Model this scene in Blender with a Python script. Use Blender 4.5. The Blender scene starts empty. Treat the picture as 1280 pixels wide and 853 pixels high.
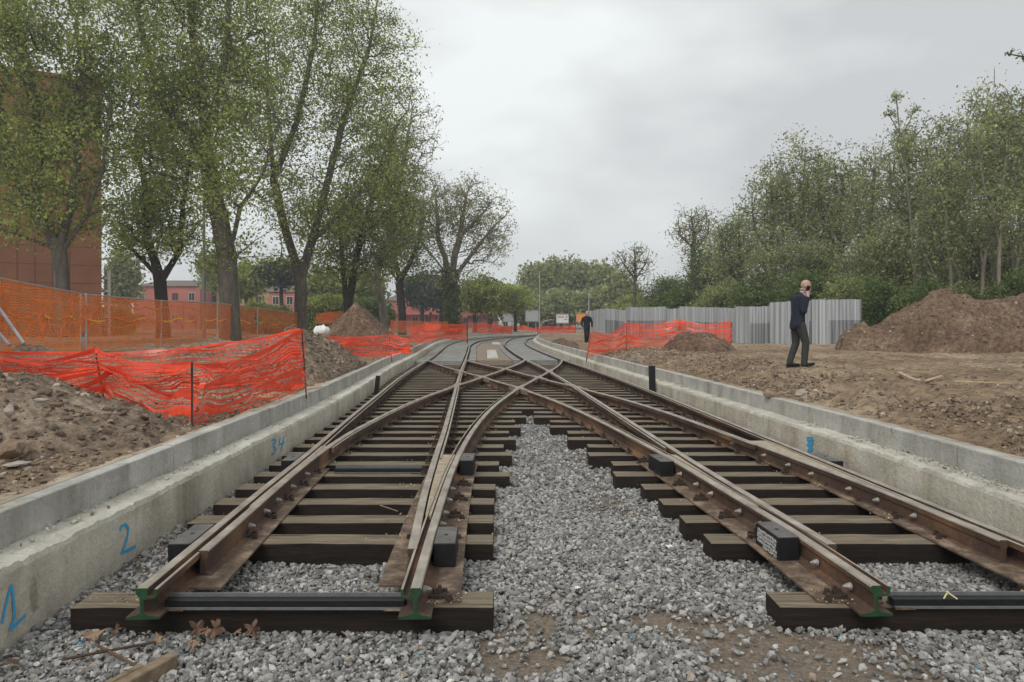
import bpy, bmesh, math, random
import numpy as np
from mathutils import Vector, Matrix
R_ = math.radians
F = 924.0; HZ = 402.0; CZ = 1.87          # focal length in photo pixels, horizon row, eye height
# ---------------------------------------------------------------- camera, world, sun, exposure
scn = bpy.context.scene
cam_d = bpy.data.cameras.new('camera'); cam = bpy.data.objects.new('camera', cam_d)
scn.collection.objects.link(cam); scn.camera = cam
cam.location = (0, 0, CZ); cam.rotation_euler = (R_(90), 0, 0)
cam_d.sensor_width = 36; cam_d.lens = F/1280*36; cam_d.shift_y = -24.5/1280
cam_d.clip_start = 0.1; cam_d.clip_end = 3000
w = bpy.data.worlds.new('World'); scn.world = w; w.use_nodes = True
nt = w.node_tree; nt.nodes.clear()
def wn(t, **k):
    n = nt.nodes.new(t)
    for a, b in k.items(): setattr(n, a, b)
    return n
sky = wn('ShaderNodeTexSky', sky_type='NISHITA', sun_disc=False, sun_elevation=R_(48), sun_rotation=R_(150))
bg = wn('ShaderNodeBackground'); out = wn('ShaderNodeOutputWorld')
bg.inputs['Strength'].default_value = 0.11
tc = wn('ShaderNodeTexCoord'); mp = wn('ShaderNodeMapping')
mp.inputs['Scale'].default_value = (1, 1, 2.3)
n1 = wn('ShaderNodeTexNoise'); n1.inputs['Scale'].default_value = 1.9; n1.inputs['Detail'].default_value = 5; n1.inputs['Roughness'].default_value = .48
mp.inputs['Location'].default_value = (.35, .1, .3)
cr = wn('ShaderNodeValToRGB')                                  # overcast layer: lilac-grey cloud, paler gaps
cr.color_ramp.elements[0].position = .38; cr.color_ramp.elements[0].color = (4.1, 4.22, 4.26, 1)
cr.color_ramp.elements[1].position = .58; cr.color_ramp.elements[1].color = (6.3, 6.55, 6.5, 1)
mx = wn('ShaderNodeMix', data_type='RGBA'); mx.inputs[0].default_value = .96
nt.links.new(tc.outputs['Generated'], mp.inputs[0]); nt.links.new(mp.outputs[0], n1.inputs[0])
nt.links.new(n1.outputs[0], cr.inputs[0]); nt.links.new(sky.outputs[0], mx.inputs[6]); nt.links.new(cr.outputs[0], mx.inputs[7])
nt.links.new(mx.outputs[2], bg.inputs[0]); nt.links.new(bg.outputs[0], out.inputs[0])
sd = bpy.data.lights.new('sun', 'SUN'); sun = bpy.data.objects.new('sun', sd); scn.collection.objects.link(sun)
sd.energy = 1.25; sd.angle = R_(30); sd.color = (1, .975, .92)
sun.rotation_euler = (R_(42), 0, R_(-30)); sun.location = (0, 0, 40)
vs = scn.view_settings; vs.view_transform = 'Standard'; vs.look = 'None'; vs.exposure = 0.5; vs.gamma = 1
scn.cycles.max_bounces = 6; scn.cycles.transparent_max_bounces = 40; scn.cycles.diffuse_bounces = 3
rng = np.random.default_rng(7); random.seed(7)
col = scn.collection
# ---------------------------------------------------------------- helpers
def at(px, Y): return (px-640)*Y/F
def zt(py, Y): return CZ-(py-HZ)*Y/F
def W(px, py, Y): return (at(px, Y), Y, zt(py, Y))
def tag(o, label=None, cat=None, group=None, kind=None):
    if label: o['label'] = label
    if cat: o['category'] = cat
    if group: o['group'] = group
    if kind: o['kind'] = kind
    return o
def link(name, me, parent=None, mats=()):
    for m in mats: me.materials.append(m)
    o = bpy.data.objects.new(name, me); col.objects.link(o)
    if parent: o.parent = parent
    return o
def empty(name, loc=(0, 0, 0), rz=0):
    o = bpy.data.objects.new(name, None); col.objects.link(o); o.location = loc; o.rotation_euler = (0, 0, rz)
    o.empty_display_size = .3
    return o
def mesh_np(name, V, Fq, k, mi=None, smooth=False):
    """V (n,3), Fq (m,k)"""
    me = bpy.data.meshes.new(name)
    V = np.asarray(V, np.float32); Fq = np.asarray(Fq, np.int32)
    me.vertices.add(len(V)); me.vertices.foreach_set('co', V.ravel())
    me.loops.add(Fq.size); me.loops.foreach_set('vertex_index', Fq.ravel())
    me.polygons.add(len(Fq)); me.polygons.foreach_set('loop_start', np.arange(0, Fq.size, k, dtype=np.int32))
    if mi is not None: me.polygons.foreach_set('material_index', np.asarray(mi, np.int32))
    me.polygons.foreach_set('use_smooth', np.full(len(Fq), smooth))
    me.update(calc_edges=True); me.validate(); return me
def h3(ix, iy, iz, s):
    n = (ix*374761393+iy*668265263+iz*2147483647+s*1274126177) & 0xffffffff
    n = ((n ^ (n >> 13))*1274126177) & 0xffffffff
    return ((n ^ (n >> 16)) & 0xffff)/65535.0
def vnoise(x, y, z=0.0, s=1):
    x = np.asarray(x, float); y = np.asarray(y, float); z = np.zeros_like(x)+z
    ix = np.floor(x).astype(np.int64); iy = np.floor(y).astype(np.int64); iz = np.floor(z).astype(np.int64)
    fx, fy, fz = x-ix, y-iy, z-iz
    fx = fx*fx*(3-2*fx); fy = fy*fy*(3-2*fy); fz = fz*fz*(3-2*fz)
    r = 0
    for a in (0, 1):
        for b in (0, 1):
            for c in (0, 1):
                r = r+h3(ix+a, iy+b, iz+c, s)*(fx if a else 1-fx)*(fy if b else 1-fy)*(fz if c else 1-fz)
    return r*2-1
def fbm(x, y, s=1, o=4, z=0.0):
    r = 0; a = 1
    for i in range(o):
        r = r+a*vnoise(x*2**i, y*2**i, z*2**i, s+i*17); a *= .5
    return r
def spl(pts, t):
    """smooth interpolation of X over Y (monotone Y control points)"""
    P = np.asarray(pts, float); y, x = P[:, 0], P[:, 1]
    d = np.gradient(x, y); t = np.asarray(t, float)
    i = np.clip(np.searchsorted(y, t)-1, 0, len(y)-2)
    h = y[i+1]-y[i]; u = (t-y[i])/h
    lo = t < y[0]; hi = t > y[-1]
    r = (2*u**3-3*u**2+1)*x[i]+(u**3-2*u**2+u)*h*d[i]+(-2*u**3+3*u**2)*x[i+1]+(u**3-u**2)*h*d[i+1]
    r = np.where(lo, x[0]+(t-y[0])*d[0], r); r = np.where(hi, x[-1]+(t-y[-1])*d[-1], r)
    return r
# ---------------------------------------------------------------- materials
class NM:
    def __init__(s, name):
        s.m = bpy.data.materials.new(name); s.m.use_nodes = True; s.t = s.m.node_tree; s.b = s.t.nodes['Principled BSDF']
        s.b.inputs['Specular IOR Level'].default_value = .25; s.co = None
    def n(s, t, **k):
        n = s.t.nodes.new(t)
        for a, b in k.items(): setattr(n, a, b)
        return n
    def l(s, a, b): s.t.links.new(a, b)
    def coord(s, sc=(1, 1, 1), src='Object'):
        t = s.n('ShaderNodeTexCoord'); m = s.n('ShaderNodeMapping'); m.inputs['Scale'].default_value = sc
        s.l(t.outputs[src], m.inputs[0]); return m.outputs[0]
    def noise(s, scale, detail=4, sc=(1, 1, 1), rough=.6, src='Object'):
        n = s.n('ShaderNodeTexNoise'); n.inputs['Scale'].default_value = scale; n.inputs['Detail'].default_value = detail
        n.inputs['Roughness'].default_value = rough; s.l(s.coord(sc, src), n.inputs[0]); return n.outputs[0]
    def ramp(s, fac, *st):
        r = s.n('ShaderNodeValToRGB'); e = r.color_ramp.elements
        while len(e) < len(st): e.new(.5)
        for i, (p, c) in enumerate(st): e[i].position = p; e[i].color = (*c, 1)
        s.l(fac, r.inputs[0]); return r.outputs[0]
    def mix(s, fac, a, b, mode='MIX'):
        m = s.n('ShaderNodeMix', data_type='RGBA', blend_type=mode)
        for k, v in ((0, fac), (6, a), (7, b)):
            if isinstance(v, (int, float)): m.inputs[k].default_value = v
            elif isinstance(v, tuple): m.inputs[k].default_value = (*v, 1)
            else: s.l(v, m.inputs[k])
        return m.outputs[2]
    def col(s, c):
        if isinstance(c, tuple): s.b.inputs['Base Color'].default_value = (*c, 1)
        else: s.l(c, s.b.inputs['Base Color'])
        return s
    def rough(s, r, metal=0):
        s.b.inputs['Roughness'].default_value = r; s.b.inputs['Metallic'].default_value = metal; return s
    def bump(s, h, dist=.01, st=1):
        b = s.n('ShaderNodeBump'); b.inputs['Distance'].default_value = dist; b.inputs['Strength'].default_value = st
        s.l(h, b.inputs['Height']); s.l(b.outputs[0], s.b.inputs['Normal']); return s
def simple(name, c, r=.7, metal=0, var=.25, sc=8, bump=.003):
    m = NM(name); f = m.noise(sc, 5)
    m.col(m.ramp(f, (.3, tuple(x*(1-var) for x in c)), (.7, tuple(min(1, x*(1+var)) for x in c)))).rough(r, metal)
    if bump: m.bump(m.noise(sc*6, 4), bump)
    return m.m
# earth
m = NM('earth'); a = m.noise(.5, 6); b = m.noise(7, 8, rough=.72); c = m.noise(60, 4)
base = m.ramp(a, (.32, (.18, .124, .078)), (.5, (.27, .193, .124)), (.68, (.39, .3, .205)))
c2 = m.mix(.95, base, m.ramp(b, (.33, (.2, .18, .17)), (.5, (.5, .5, .5)), (.68, (.85, .84, .8))), 'OVERLAY')
c3 = m.mix(m.ramp(c, (.62, (0, 0, 0)), (.7, (.7, .7, .7))), c2, (.42, .36, .29))
m.col(c3).rough(.95); m.bump(m.mix(.35, b, c), .09, 1); M_earth = m.m
def soil(name, dark, mid, lite, sc=1.0):
    m = NM(name); a = m.noise(1.1*sc, 6); b = m.noise(9*sc, 8, rough=.75); c = m.noise(38*sc, 5)
    base = m.ramp(a, (.34, dark), (.52, mid), (.7, lite))
    c2 = m.mix(.95, base, m.ramp(b, (.34, (.17, .17, .17)), (.5, (.5, .5, .5)), (.67, (.86, .86, .86))), 'OVERLAY')
    c3 = m.mix(m.ramp(c, (.68, (0, 0, 0)), (.75, (.55, .55, .55))), c2, (.36, .31, .26))
    m.col(c3).rough(.97); m.bump(m.mix(.4, b, c), .07, 1); return m.m
M_soil = soil('red_brown_soil', (.105, .062, .042), (.155, .096, .065), (.22, .15, .1))
M_soil3 = soil('brown_soil', (.12, .078, .052), (.175, .115, .076), (.24, .17, .115))
M_soil2 = soil('grey_brown_soil', (.15, .11, .08), (.225, .168, .122), (.32, .25, .185))
# ballast bed under the stones
m = NM('ballast_fines'); v = m.n('ShaderNodeTexVoronoi'); v.inputs['Scale'].default_value = 24; m.l(m.coord(), v.inputs[0])
s1 = m.ramp(v.outputs['Color'], (.2, (.09, .088, .086)), (.8, (.3, .29, .285)))
s2 = m.mix(m.ramp(m.noise(2.2, 6), (.3, (.6, .6, .6)), (.5, (1, 1, 1))), s1, m.ramp(m.noise(40, 6, rough=.8), (.32, (.12, .085, .06)), (.5, (.27, .21, .155)), (.68, (.42, .36, .29))))
m.col(s2).rough(.95); m.bump(m.noise(45, 6, rough=.8), .03, 1); M_bed = m.m
def stone_mat(name, lo, hi, tint=0.0):
    m = NM(name); g = m.n('ShaderNodeNewGeometry')
    c = m.ramp(g.outputs['Random Per Island'], (0, lo), (.75, hi), (.9, tuple(min(1, x*1.45) for x in hi)), (.965, tuple(min(1, x*1.1) for x in hi)), (1, (hi[0]*.95, hi[1]*.8, hi[2]*.66)))
    c = m.mix(.5, c, m.ramp(m.noise(30, 4), (.3, (.32, .32, .32)), (.7, (.68, .68, .68))), 'OVERLAY')
    m.col(c).rough(.9); return m.m
M_stone = stone_mat('crushed_stone', (.12, .117, .112), (.31, .3, .285))
M_rubble = stone_mat('dirty_rubble', (.12, .09, .07), (.33, .27, .21)); M_clod = stone_mat('earth_clods', (.085, .062, .046), (.19, .14, .102))
def flatm(name, c, r=.8, metal=0):
    m = NM(name); m.col(c).rough(r, metal); return m.m
# concrete
def concrete(name, lo, mid, hi, streak=.6, sc=1):
    m = NM(name); a = m.noise(1.6*sc, 6); b = m.noise(22*sc, 6, rough=.7); st = m.noise(2.6, 7, (1, 1, .1), .7)
    c = m.ramp(a, (.3, lo), (.52, mid), (.72, hi))
    c = m.mix(streak, c, m.ramp(st, (.34, (.3, .28, .24)), (.5, (.5, .5, .5)), (.7, (.6, .6, .59))), 'OVERLAY')
    c = m.mix(.5, c, m.ramp(b, (.3, (.36, .36, .36)), (.6, (.55, .55, .55))), 'OVERLAY')
    sc_ = m.noise(3.2, 7, (1, 1, .55), .72); rs = m.noise(1.7, 6, (1, 1.6, .12), .75)
    c = m.mix(m.ramp(sc_, (.61, (0, 0, 0)), (.68, (.55*min(1, streak*2), .55, .55))), c, tuple(x*.38 for x in lo))
    c = m.mix(m.ramp(rs, (.6, (0, 0, 0)), (.68, (.4*min(1, streak*2), .4, .4))), c, (lo[0]*.95, lo[1]*.72, lo[2]*.5))
    m.col(c).rough(.9); m.bump(b, .02, 1); return m.m
M_con = concrete('cast_concrete', (.4, .37, .295), (.55, .51, .42), (.66, .62, .53))
M_con2 = concrete('kerb_concrete', (.31, .3, .275), (.42, .41, .375), (.54, .52, .475), .6)
M_conr = concrete('rough_ledge_concrete', (.4, .38, .32), (.54, .515, .445), (.66, .635, .56), .1, 2)
M_slab = concrete('slab_concrete', (.17, .17, .16), (.25, .25, .235), (.34, .33, .31), .3, 1.5)
M_spill = concrete('tan_cement_spill', (.27, .21, .15), (.42, .35, .26), (.56, .49, .39), .1, 3)
M_debris = stone_mat('dry_debris', (.2, .14, .08), (.45, .34, .2))
M_mark = flatm('blue_paint_mark', (.05, .33, .6), .7)
# steel
m = NM('worn_rail_head'); f = m.noise(3, 6, (2.2, 1, 1)); g = m.noise(80, 3)
c = m.ramp(f, (.3, (.2, .165, .135)), (.5, (.32, .28, .235)), (.72, (.44, .4, .34)))
m.col(m.mix(.4, c, m.ramp(g, (.3, (.35, .35, .35)), (.7, (.65, .65, .65))), 'OVERLAY')).rough(.5, .25); m.bump(g, .001); M_head = m.m
m = NM('rail_rust'); f = m.noise(1.3, 6); g = m.noise(30, 6)
c = m.ramp(f, (.3, (.045, .028, .021)), (.5, (.085, .053, .038)), (.68, (.2, .11, .06)))
m.col(m.mix(.6, c, m.ramp(g, (.3, (.32, .32, .32)), (.7, (.66, .66, .66))), 'OVERLAY')).rough(.82); m.bump(g, .004); M_rust = m.m
m = NM('plate_rust'); f = m.noise(6, 6); g = m.noise(45, 6)
c = m.ramp(f, (.32, (.06, .042, .031)), (.5, (.13, .09, .064)), (.66, (.27, .2, .14)))
m.col(m.mix(.6, c, m.ramp(g, (.3, (.3, .3, .3)), (.7, (.7, .7, .7))), 'OVERLAY')).rough(.85); m.bump(g, .004); M_plate = m.m
M_green = simple('green_end_paint', (.018, .06, .026), .6, var=.3, sc=30)
M_bolt = simple('bolt_steel', (.42, .39, .36), .45, .4, .3, 30)
M_dark = simple('dark_fastener_steel', (.055, .037, .027), .7, .2, .5, 25)
M_black = simple('black_plastic', (.012, .012, .013), .45, 0, .3, 12)
m = NM('scuffed_block_top'); f = m.noise(60, 5); g = m.noise(5, 4)
m.col(m.mix(.5, m.ramp(g, (.3, (.085, .08, .075)), (.7, (.17, .16, .15))), m.ramp(f, (.4, (.3, .3, .3)), (.7, (.7, .7, .7))), 'OVERLAY')).rough(.8); m.bump(f, .004); M_btop = m.m
M_galv = simple('galvanised_steel', (.38, .39, .4), .45, .4, .15, 4)
# timber
m = NM('sleeper_timber_top'); f = m.noise(3, 7, (1, 12, 12)); g = m.noise(1.1, 5); k = m.noise(90, 2)
c = m.ramp(f, (.3, (.075, .056, .038)), (.5, (.15, .118, .082)), (.7, (.27, .215, .15)))
c = m.mix(m.ramp(g, (.4, (0, 0, 0)), (.7, (.55, .55, .55))), c, (.17, .145, .1))
m.col(m.mix(m.ramp(k, (.66, (0, 0, 0)), (.72, (.5, .5, .5))), c, (.35, .3, .22))).rough(.75); m.bump(f, .006); ck = m.noise(2.2, 3, (.35, 14, 14), .5); m.t.links.new(m.mix(m.ramp(ck, (.30, (1, 1, 1)), (.36, (0, 0, 0))), m.b.inputs['Base Color'].links[0].from_socket, (.02, .015, .01)), m.b.inputs['Base Color']); M_tim = m.m
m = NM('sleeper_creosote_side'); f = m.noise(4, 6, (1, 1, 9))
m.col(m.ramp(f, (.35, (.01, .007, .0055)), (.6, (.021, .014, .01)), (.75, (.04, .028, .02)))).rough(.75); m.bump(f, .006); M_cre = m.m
M_wood = simple('raw_wood', (.42, .31, .2), .8, 0, .25, 10)
M_wood2 = simple('weathered_wood', (.2, .15, .1), .85, 0, .4, 14)
# nets
def netmat(name, c, cu, cv, wu, wv, trans=.35):
    m = NM(name); t = m.n('ShaderNodeTexCoord'); sp = m.n('ShaderNodeSeparateXYZ'); m.l(t.outputs['UV'], sp.inputs[0])
    def line(o, pitch, wid):
        a = m.n('ShaderNodeMath', operation='DIVIDE'); m.l(o, a.inputs[0]); a.inputs[1].default_value = pitch
        b = m.n('ShaderNodeMath', operation='FRACT'); m.l(a.outputs[0], b.inputs[0])
        d = m.n('ShaderNodeMath', operation='LESS_THAN'); m.l(b.outputs[0], d.inputs[0]); d.inputs[1].default_value = wid
        return d.outputs[0]
    a = line(sp.outputs[0], cu, wu); b = line(sp.outputs[1], cv, wv)
    mxn = m.n('ShaderNodeMath', operation='MAXIMUM'); m.l(a, mxn.inputs[0]); m.l(b, mxn.inputs[1])
    fac = mxn.outputs[0]
    big = line(sp.outputs[1], 1.0/3.02, .09)                     # denser hem bands woven into the sheet
    m2 = m.n('ShaderNodeMath', operation='MAXIMUM'); m.l(fac, m2.inputs[0]); m.l(big, m2.inputs[1]); fac = m2.outputs[0]
    d = m.n('ShaderNodeBsdfDiffuse'); tr = m.n('ShaderNodeBsdfTranslucent'); tp = m.n('ShaderNodeBsdfTransparent')
    cc = m.ramp(m.noise(2.5, 4), (.3, tuple(x*.75 for x in c)), (.7, c))
    m.l(cc, d.inputs[0]); m.l(cc, tr.inputs[0])
    x = m.n('ShaderNodeMixShader'); x.inputs[0].default_value = trans; m.l(d.outputs[0], x.inputs[1]); m.l(tr.outputs[0], x.inputs[2])
    gl = m.n('ShaderNodeBsdfGlossy'); gl.inputs['Roughness'].default_value = .35
    x2 = m.n('ShaderNodeMixShader'); x2.inputs[0].default_value = .05; m.l(x.outputs[0], x2.inputs[1]); m.l(gl.outputs[0], x2.inputs[2])
    y = m.n('ShaderNodeMixShader'); m.l(fac, y.inputs[0]); m.l(tp.outputs[0], y.inputs[1]); m.l(x2.outputs[0], y.inputs[2])
    m.l(y.outputs[0], m.t.nodes['Material Output'].inputs[0]); return m.m
M_net = netmat('red_orange_net', (.9, .085, .035), .09, .05, .13, .3)
M_netf = netmat('distant_orange_net', (.95, .1, .035), .09, .06, .3, .5)
M_neto = netmat('faded_orange_mesh', (.72, .19, .035), .075, .06, .38, .42)
M_netb = simple('net_band', (.88, .085, .035), .6, 0, .25, 6, 0)
M_tape = flatm('yellow_tape', (.85, .42, .05), .6)
M_rod = flatm('dark_rod', (.05, .035, .03), .8)
# bark and leaves
def bark(name, lo, hi):
    m = NM(name); f = m.noise(4, 6, (1, 1, .35)); g = m.noise(25, 4, (1, 1, .3))
    m.col(m.mix(.5, m.ramp(f, (.35, lo), (.65, hi)), m.ramp(g, (.3, (.3, .3, .3)), (.7, (.7, .7, .7))), 'OVERLAY')).rough(.95); m.bump(g, .02); return m.m
M_bark = bark('brown_bark', (.07, .06, .048), (.15, .13, .105))
M_barkd = bark('dark_bark', (.022, .018, .015), (.055, .044, .035))
M_barkp = bark('pale_bark', (.12, .105, .08), (.24, .215, .17))
def leaf(name, lo, hi, tr=.4):
    m = NM(name); g = m.n('ShaderNodeNewGeometry'); r = g.outputs['Random Per Island']
    n = m.noise(.6, 5)
    c = m.ramp(r, (0, lo), (.8, hi), (1, tuple(x*1.35 for x in hi))); c = m.mix(.9, c, m.ramp(n, (.36, (.3, .32, .3)), (.64, (.74, .73, .64))), 'OVERLAY')
    d = m.n('ShaderNodeBsdfDiffuse'); t = m.n('ShaderNodeBsdfTranslucent'); x = m.n('ShaderNodeMixShader')
    m.l(c, d.inputs[0]); m.l(c, t.inputs[0]); x.inputs[0].default_value = tr
    m.l(d.outputs[0], x.inputs[1]); m.l(t.outputs[0], x.inputs[2]); m.l(x.outputs[0], m.t.nodes['Material Output'].inputs[0]); return m.m
L_plane = leaf('plane_leaf', (.2, .235, .075), (.36, .41, .14), .55)
L_spring = leaf('spring_leaf', (.16, .19, .055), (.3, .33, .12), .5)
L_dark = leaf('dark_leaf', (.08, .115, .045), (.17, .22, .085), .45)
L_wood = leaf('wood_leaf', (.2, .225, .11), (.35, .385, .2), .55)
L_pale = leaf('pale_leaf', (.19, .21, .1), (.32, .34, .18), .45)
L_bud = leaf('bud_leaf', (.2, .2, .11), (.36, .36, .21), .5)
L_pine = leaf('pine_needles', (.035, .052, .03), (.08, .1, .055), .25)
# ---------------------------------------------------------------- track lines (X over Y)
L1 = [(4.25, -2.13), (5.08, -2.18), (6.7, -2.28), (8.6, -2.38), (11.3, -2.56), (14.6, -2.76), (19.7, -3.05), (27.8, -3.33), (31, -3.43), (38, -3.75), (50, -4.25), (61, -3.95), (72, -2.1), (83, 1.6), (92, 6.5), (98, 12)]
L2 = [(5.0, -.675), (6.4, -.77), (8.2, -.86), (10.3, -.95), (13.1, -1.09), (17.5, -1.32), (23.2, -1.6), (31.2, -1.94), (38, -2.25), (50, -2.75), (61, -2.45), (72, -.6), (83, 3.1), (92, 8.0), (97, 12)]
CB1 = [(4.94, -2.065), (8.6, -2.245), (10, -2.24), (11.4, -2.16), (13.1, -2.02), (15.15, -1.77), (17.5, -1.37), (20.3, -.84), (24, -.22), (27.5, .3), (29.9, .53)]
CB2 = [(4.25, -.555), (5.5, -.59), (8.1, -.62), (10.3, -.56), (13.1, -.36), (16.5, .08), (19.7, .62), (22.9, 1.18), (26.6, 1.72), (29.6, 2.02)]
CA1 = [(4.3, 2.12), (5.7, 2.05), (6.6, 1.96), (8.3, 1.79), (9.7, 1.61), (11.2, 1.4), (12.9, 1.12), (14.6, .78), (16.5, .31), (20.3, -.78), (22.9, -1.6), (26, -2.52), (29.4, -3.36)]
R1 = [(5.08, 2.2), (6.6, 2.085), (8, 1.99), (9.8, 1.89), (12.3, 1.76), (15.1, 1.61), (18, 1.45), (23.2, 1.13), (30.2, .53), (39, -.05), (47, -.42), (58, -.4), (70, .45), (79, 2.4), (88, 6.2), (94, 12)]
CA2 = [(5.2, 3.46), (6.7, 3.37), (8.2, 3.2), (10.5, 2.92), (12.3, 2.67), (13.6, 2.44), (14.9, 2.16), (16.3, 1.79), (17.8, 1.39), (19.8, .84), (23.5, -.1), (27, -1.2), (29.6, -1.84)]
R2 = [(4.3, 3.63), (6.7, 3.51), (9.2, 3.4), (13.5, 3.21), (17.1, 3.03), (20.1, 2.84), (24.5, 2.5), (30, 2.03), (39, 1.45), (47, 1.08), (58, 1.1), (70, 1.95), (79, 3.9), (88, 7.7), (93, 12)]
WL = [(1, -2.85), (5.5, -2.92), (9, -3.0), (12.6, -3.1), (17.7, -3.38), (23, -3.72), (30, -4.0), (38, -4.4), (50, -4.95), (61, -4.7), (72, -2.9), (83, .8), (92, 5.7), (98, 11.5)]
WR = [(1, 4.0), (5, 4.0), (8.25, 3.95), (12, 3.74), (16, 3.46), (21.5, 3.06), (25.7, 2.75), (30, 2.5), (39, 2.0), (47, 1.65), (58, 1.65), (70, 2.6), (79, 4.6), (88, 8.6), (93, 12.5)]
RT = .335; ST = .155                                             # rail-top and sleeper-top heights
def ys(a, b):
    r = [a]
    while r[-1] < b:
        r.append(r[-1]+max(.18, .016*r[-1]))
    r[-1] = b; return np.array(r)
def sweep(name, line, y0, y1, prof, side, z0, mats, mat_of, caps=None, yy=None, parent=None, jit=None, smooth=False):
    """prof: list of (lateral, z); side=+1 when lateral grows towards +X. returns object"""
    yy = ys(y0, y1) if yy is None else yy
    x = spl(line, yy); dx = (spl(line, yy+.01)-spl(line, yy-.01))/.02
    n = np.stack([1/np.sqrt(1+dx*dx), -dx/np.sqrt(1+dx*dx)], 1)
    P = np.array(prof); k = len(P)
    V = np.zeros((len(yy), k, 3))
    V[:, :, 0] = x[:, None]+side*P[None, :, 0]*n[:, :1]; V[:, :, 1] = yy[:, None]+side*P[None, :, 0]*n[:, 1:]; V[:, :, 2] = z0+P[None, :, 1]
    if jit: V = jit(V, yy)
    me = bpy.data.meshes.new(name); nv = len(yy)*k
    fs = []; mi = []
    for i in range(len(yy)-1):
        for j in range(k):
            j2 = (j+1) % k; q = (i*k+j, i*k+j2, (i+1)*k+j2, (i+1)*k+j)
            fs.append(q if side > 0 else q[::-1]); mi.append(mat_of(j))
    c0 = tuple(range(k)); c1 = tuple((len(yy)-1)*k+j for j in range(k))
    fs.append(c0[::-1] if side > 0 else c0); mi.append(caps if caps is not None else mat_of(0))
    fs.append(c1 if side > 0 else c1[::-1]); mi.append(mat_of(0))
    me.from_pydata(V.reshape(-1, 3).tolist(), [], fs); me.polygons.foreach_set('material_index', mi)
    if smooth: me.polygons.foreach_set('use_smooth', [True]*len(fs))
    me.update(); return link(name, me, parent, mats)
# ---------------------------------------------------------------- haze
hm = bpy.data.materials.new('haze'); hm.use_nodes = True; hm.node_tree.nodes.clear()
ho = hm.node_tree.nodes.new('ShaderNodeOutputMaterial'); hv = hm.node_tree.nodes.new('ShaderNodeVolumePrincipled')
hv.inputs['Color'].default_value = (.93, .95, 1, 1); hv.inputs['Density'].default_value = .0011; hv.inputs['Anisotropy'].default_value = .2
hm.node_tree.links.new(hv.outputs[0], ho.inputs['Volume'])
hz = mesh_np('haze', [(x, y, z) for z in (-1.5, 48) for y in (-30, 1550) for x in (-420, 420)], [(0, 2, 3, 1), (4, 5, 7, 6), (0, 1, 5, 4), (2, 6, 7, 3), (0, 4, 6, 2), (1, 3, 7, 5)], 4)
tag(link('haze', hz, None, [hm]), kind='stuff')
# ---------------------------------------------------------------- ground
def right_level(y): return np.interp(y, [0, 20, 30, 40, 60], [.93, .95, .88, .68, .6])
def gz(x, y):
    """height of the earth outside the walls"""
    x = np.asarray(x, float); y = np.asarray(y, float)
    yc = np.clip(y, 0, 98); sl = spl(WL, yc)-x; sr = x-spl(WR, np.clip(y, 0, 93))
    zl = .66+np.clip(sl-.4, 0, 12)*.012; zl = np.where(y > 30, zl+(.62-zl)*np.clip((y-30)/25, 0, 1), zl)
    t = np.clip((sr-.45)/1.9, 0, 1); zr = .655+(right_level(y)-.655)*t*t*(3-2*t)
    z = np.where(sl > 0, zl, zr)
    s = np.where(sl > 0, sl, sr)
    amp = np.clip((s-.38)/.5, 0, 1)*np.clip(1.3-y/60, .1, 1)
    z = z+amp*(.05*fbm(x*.9, y*.9, 3)+.03*fbm(x*4, y*4, 9, 3)+.012*fbm(x*14, y*14, 5, 2))
    rub = np.where(sl > 0, 0, np.exp(-((sr-1.3)/.7)**2))*np.clip(1.4-y/30, 0, 1)
    z = z+rub*(.15*np.abs(fbm(x*2.2, y*2.2, 21, 5)))
    return z
def grid_strip(side):
    line = WL if side < 0 else WR
    yy = np.concatenate([np.arange(-3, 3, .5), np.arange(3, 20, .085), np.arange(20, 45, .3), np.arange(45, 71, 1.0)])
    s = np.concatenate([np.arange(.34, 5, .08), np.arange(5, 12, .16), np.arange(12, 30, .8), np.arange(30, 100, 5), [150, 250, 400]])
    X = spl(line, yy)[:, None]+side*s[None, :]; Y = np.repeat(yy[:, None], len(s), 1)
    Z = gz(X, Y); Z[:, 0] = .3
    V = np.stack([X, Y, Z], -1).reshape(-1, 3); a, b = len(yy), len(s)
    i = np.arange(a-1)[:, None]*b+np.arange(b-1)[None, :]
    q = np.stack([i, i+1, i+b+1, i+b], -1).reshape(-1, 4)
    return V, (q if side > 0 else q[:, ::-1])
Vs = []; Qs = []; off = 0
for sd_ in (-1, 1):
    V, q = grid_strip(sd_); Vs.append(V); Qs.append(q+off); off += len(V)
# far field: trench keeps following the curve
xs = np.concatenate([[-400, -200, -120, -80, -60], np.arange(-50, 14, .5), np.arange(14, 60, 2), [80, 120, 200, 400]])
yy = np.concatenate([np.arange(70.5, 100, .6), np.arange(100, 130, 3), [160, 220, 350, 700, 1500]])
X, Y = np.meshgrid(xs, yy); Z = np.where(Y < 100, 0, .62)+0*X
inside = (X > spl(WL, np.clip(Y, 0, 98))-.3) & (X < spl(WR, np.clip(Y, 0, 93))+.3) & (Y < 98) & (X < 13)
Z = np.where(inside, -.05, .61)
V = np.stack([X, Y, Z], -1).reshape(-1, 3); a, b = len(yy), len(xs)
i = np.arange(a-1)[:, None]*b+np.arange(b-1)[None, :]
Vs.append(V); Qs.append(np.stack([i, i+1, i+b+1, i+b], -1).reshape(-1, 4)+off)
g = link('ground', mesh_np('ground', np.concatenate(Vs), np.concatenate(Qs), 4, smooth=True), None, [M_earth]); tag(g, kind='structure')
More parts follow.
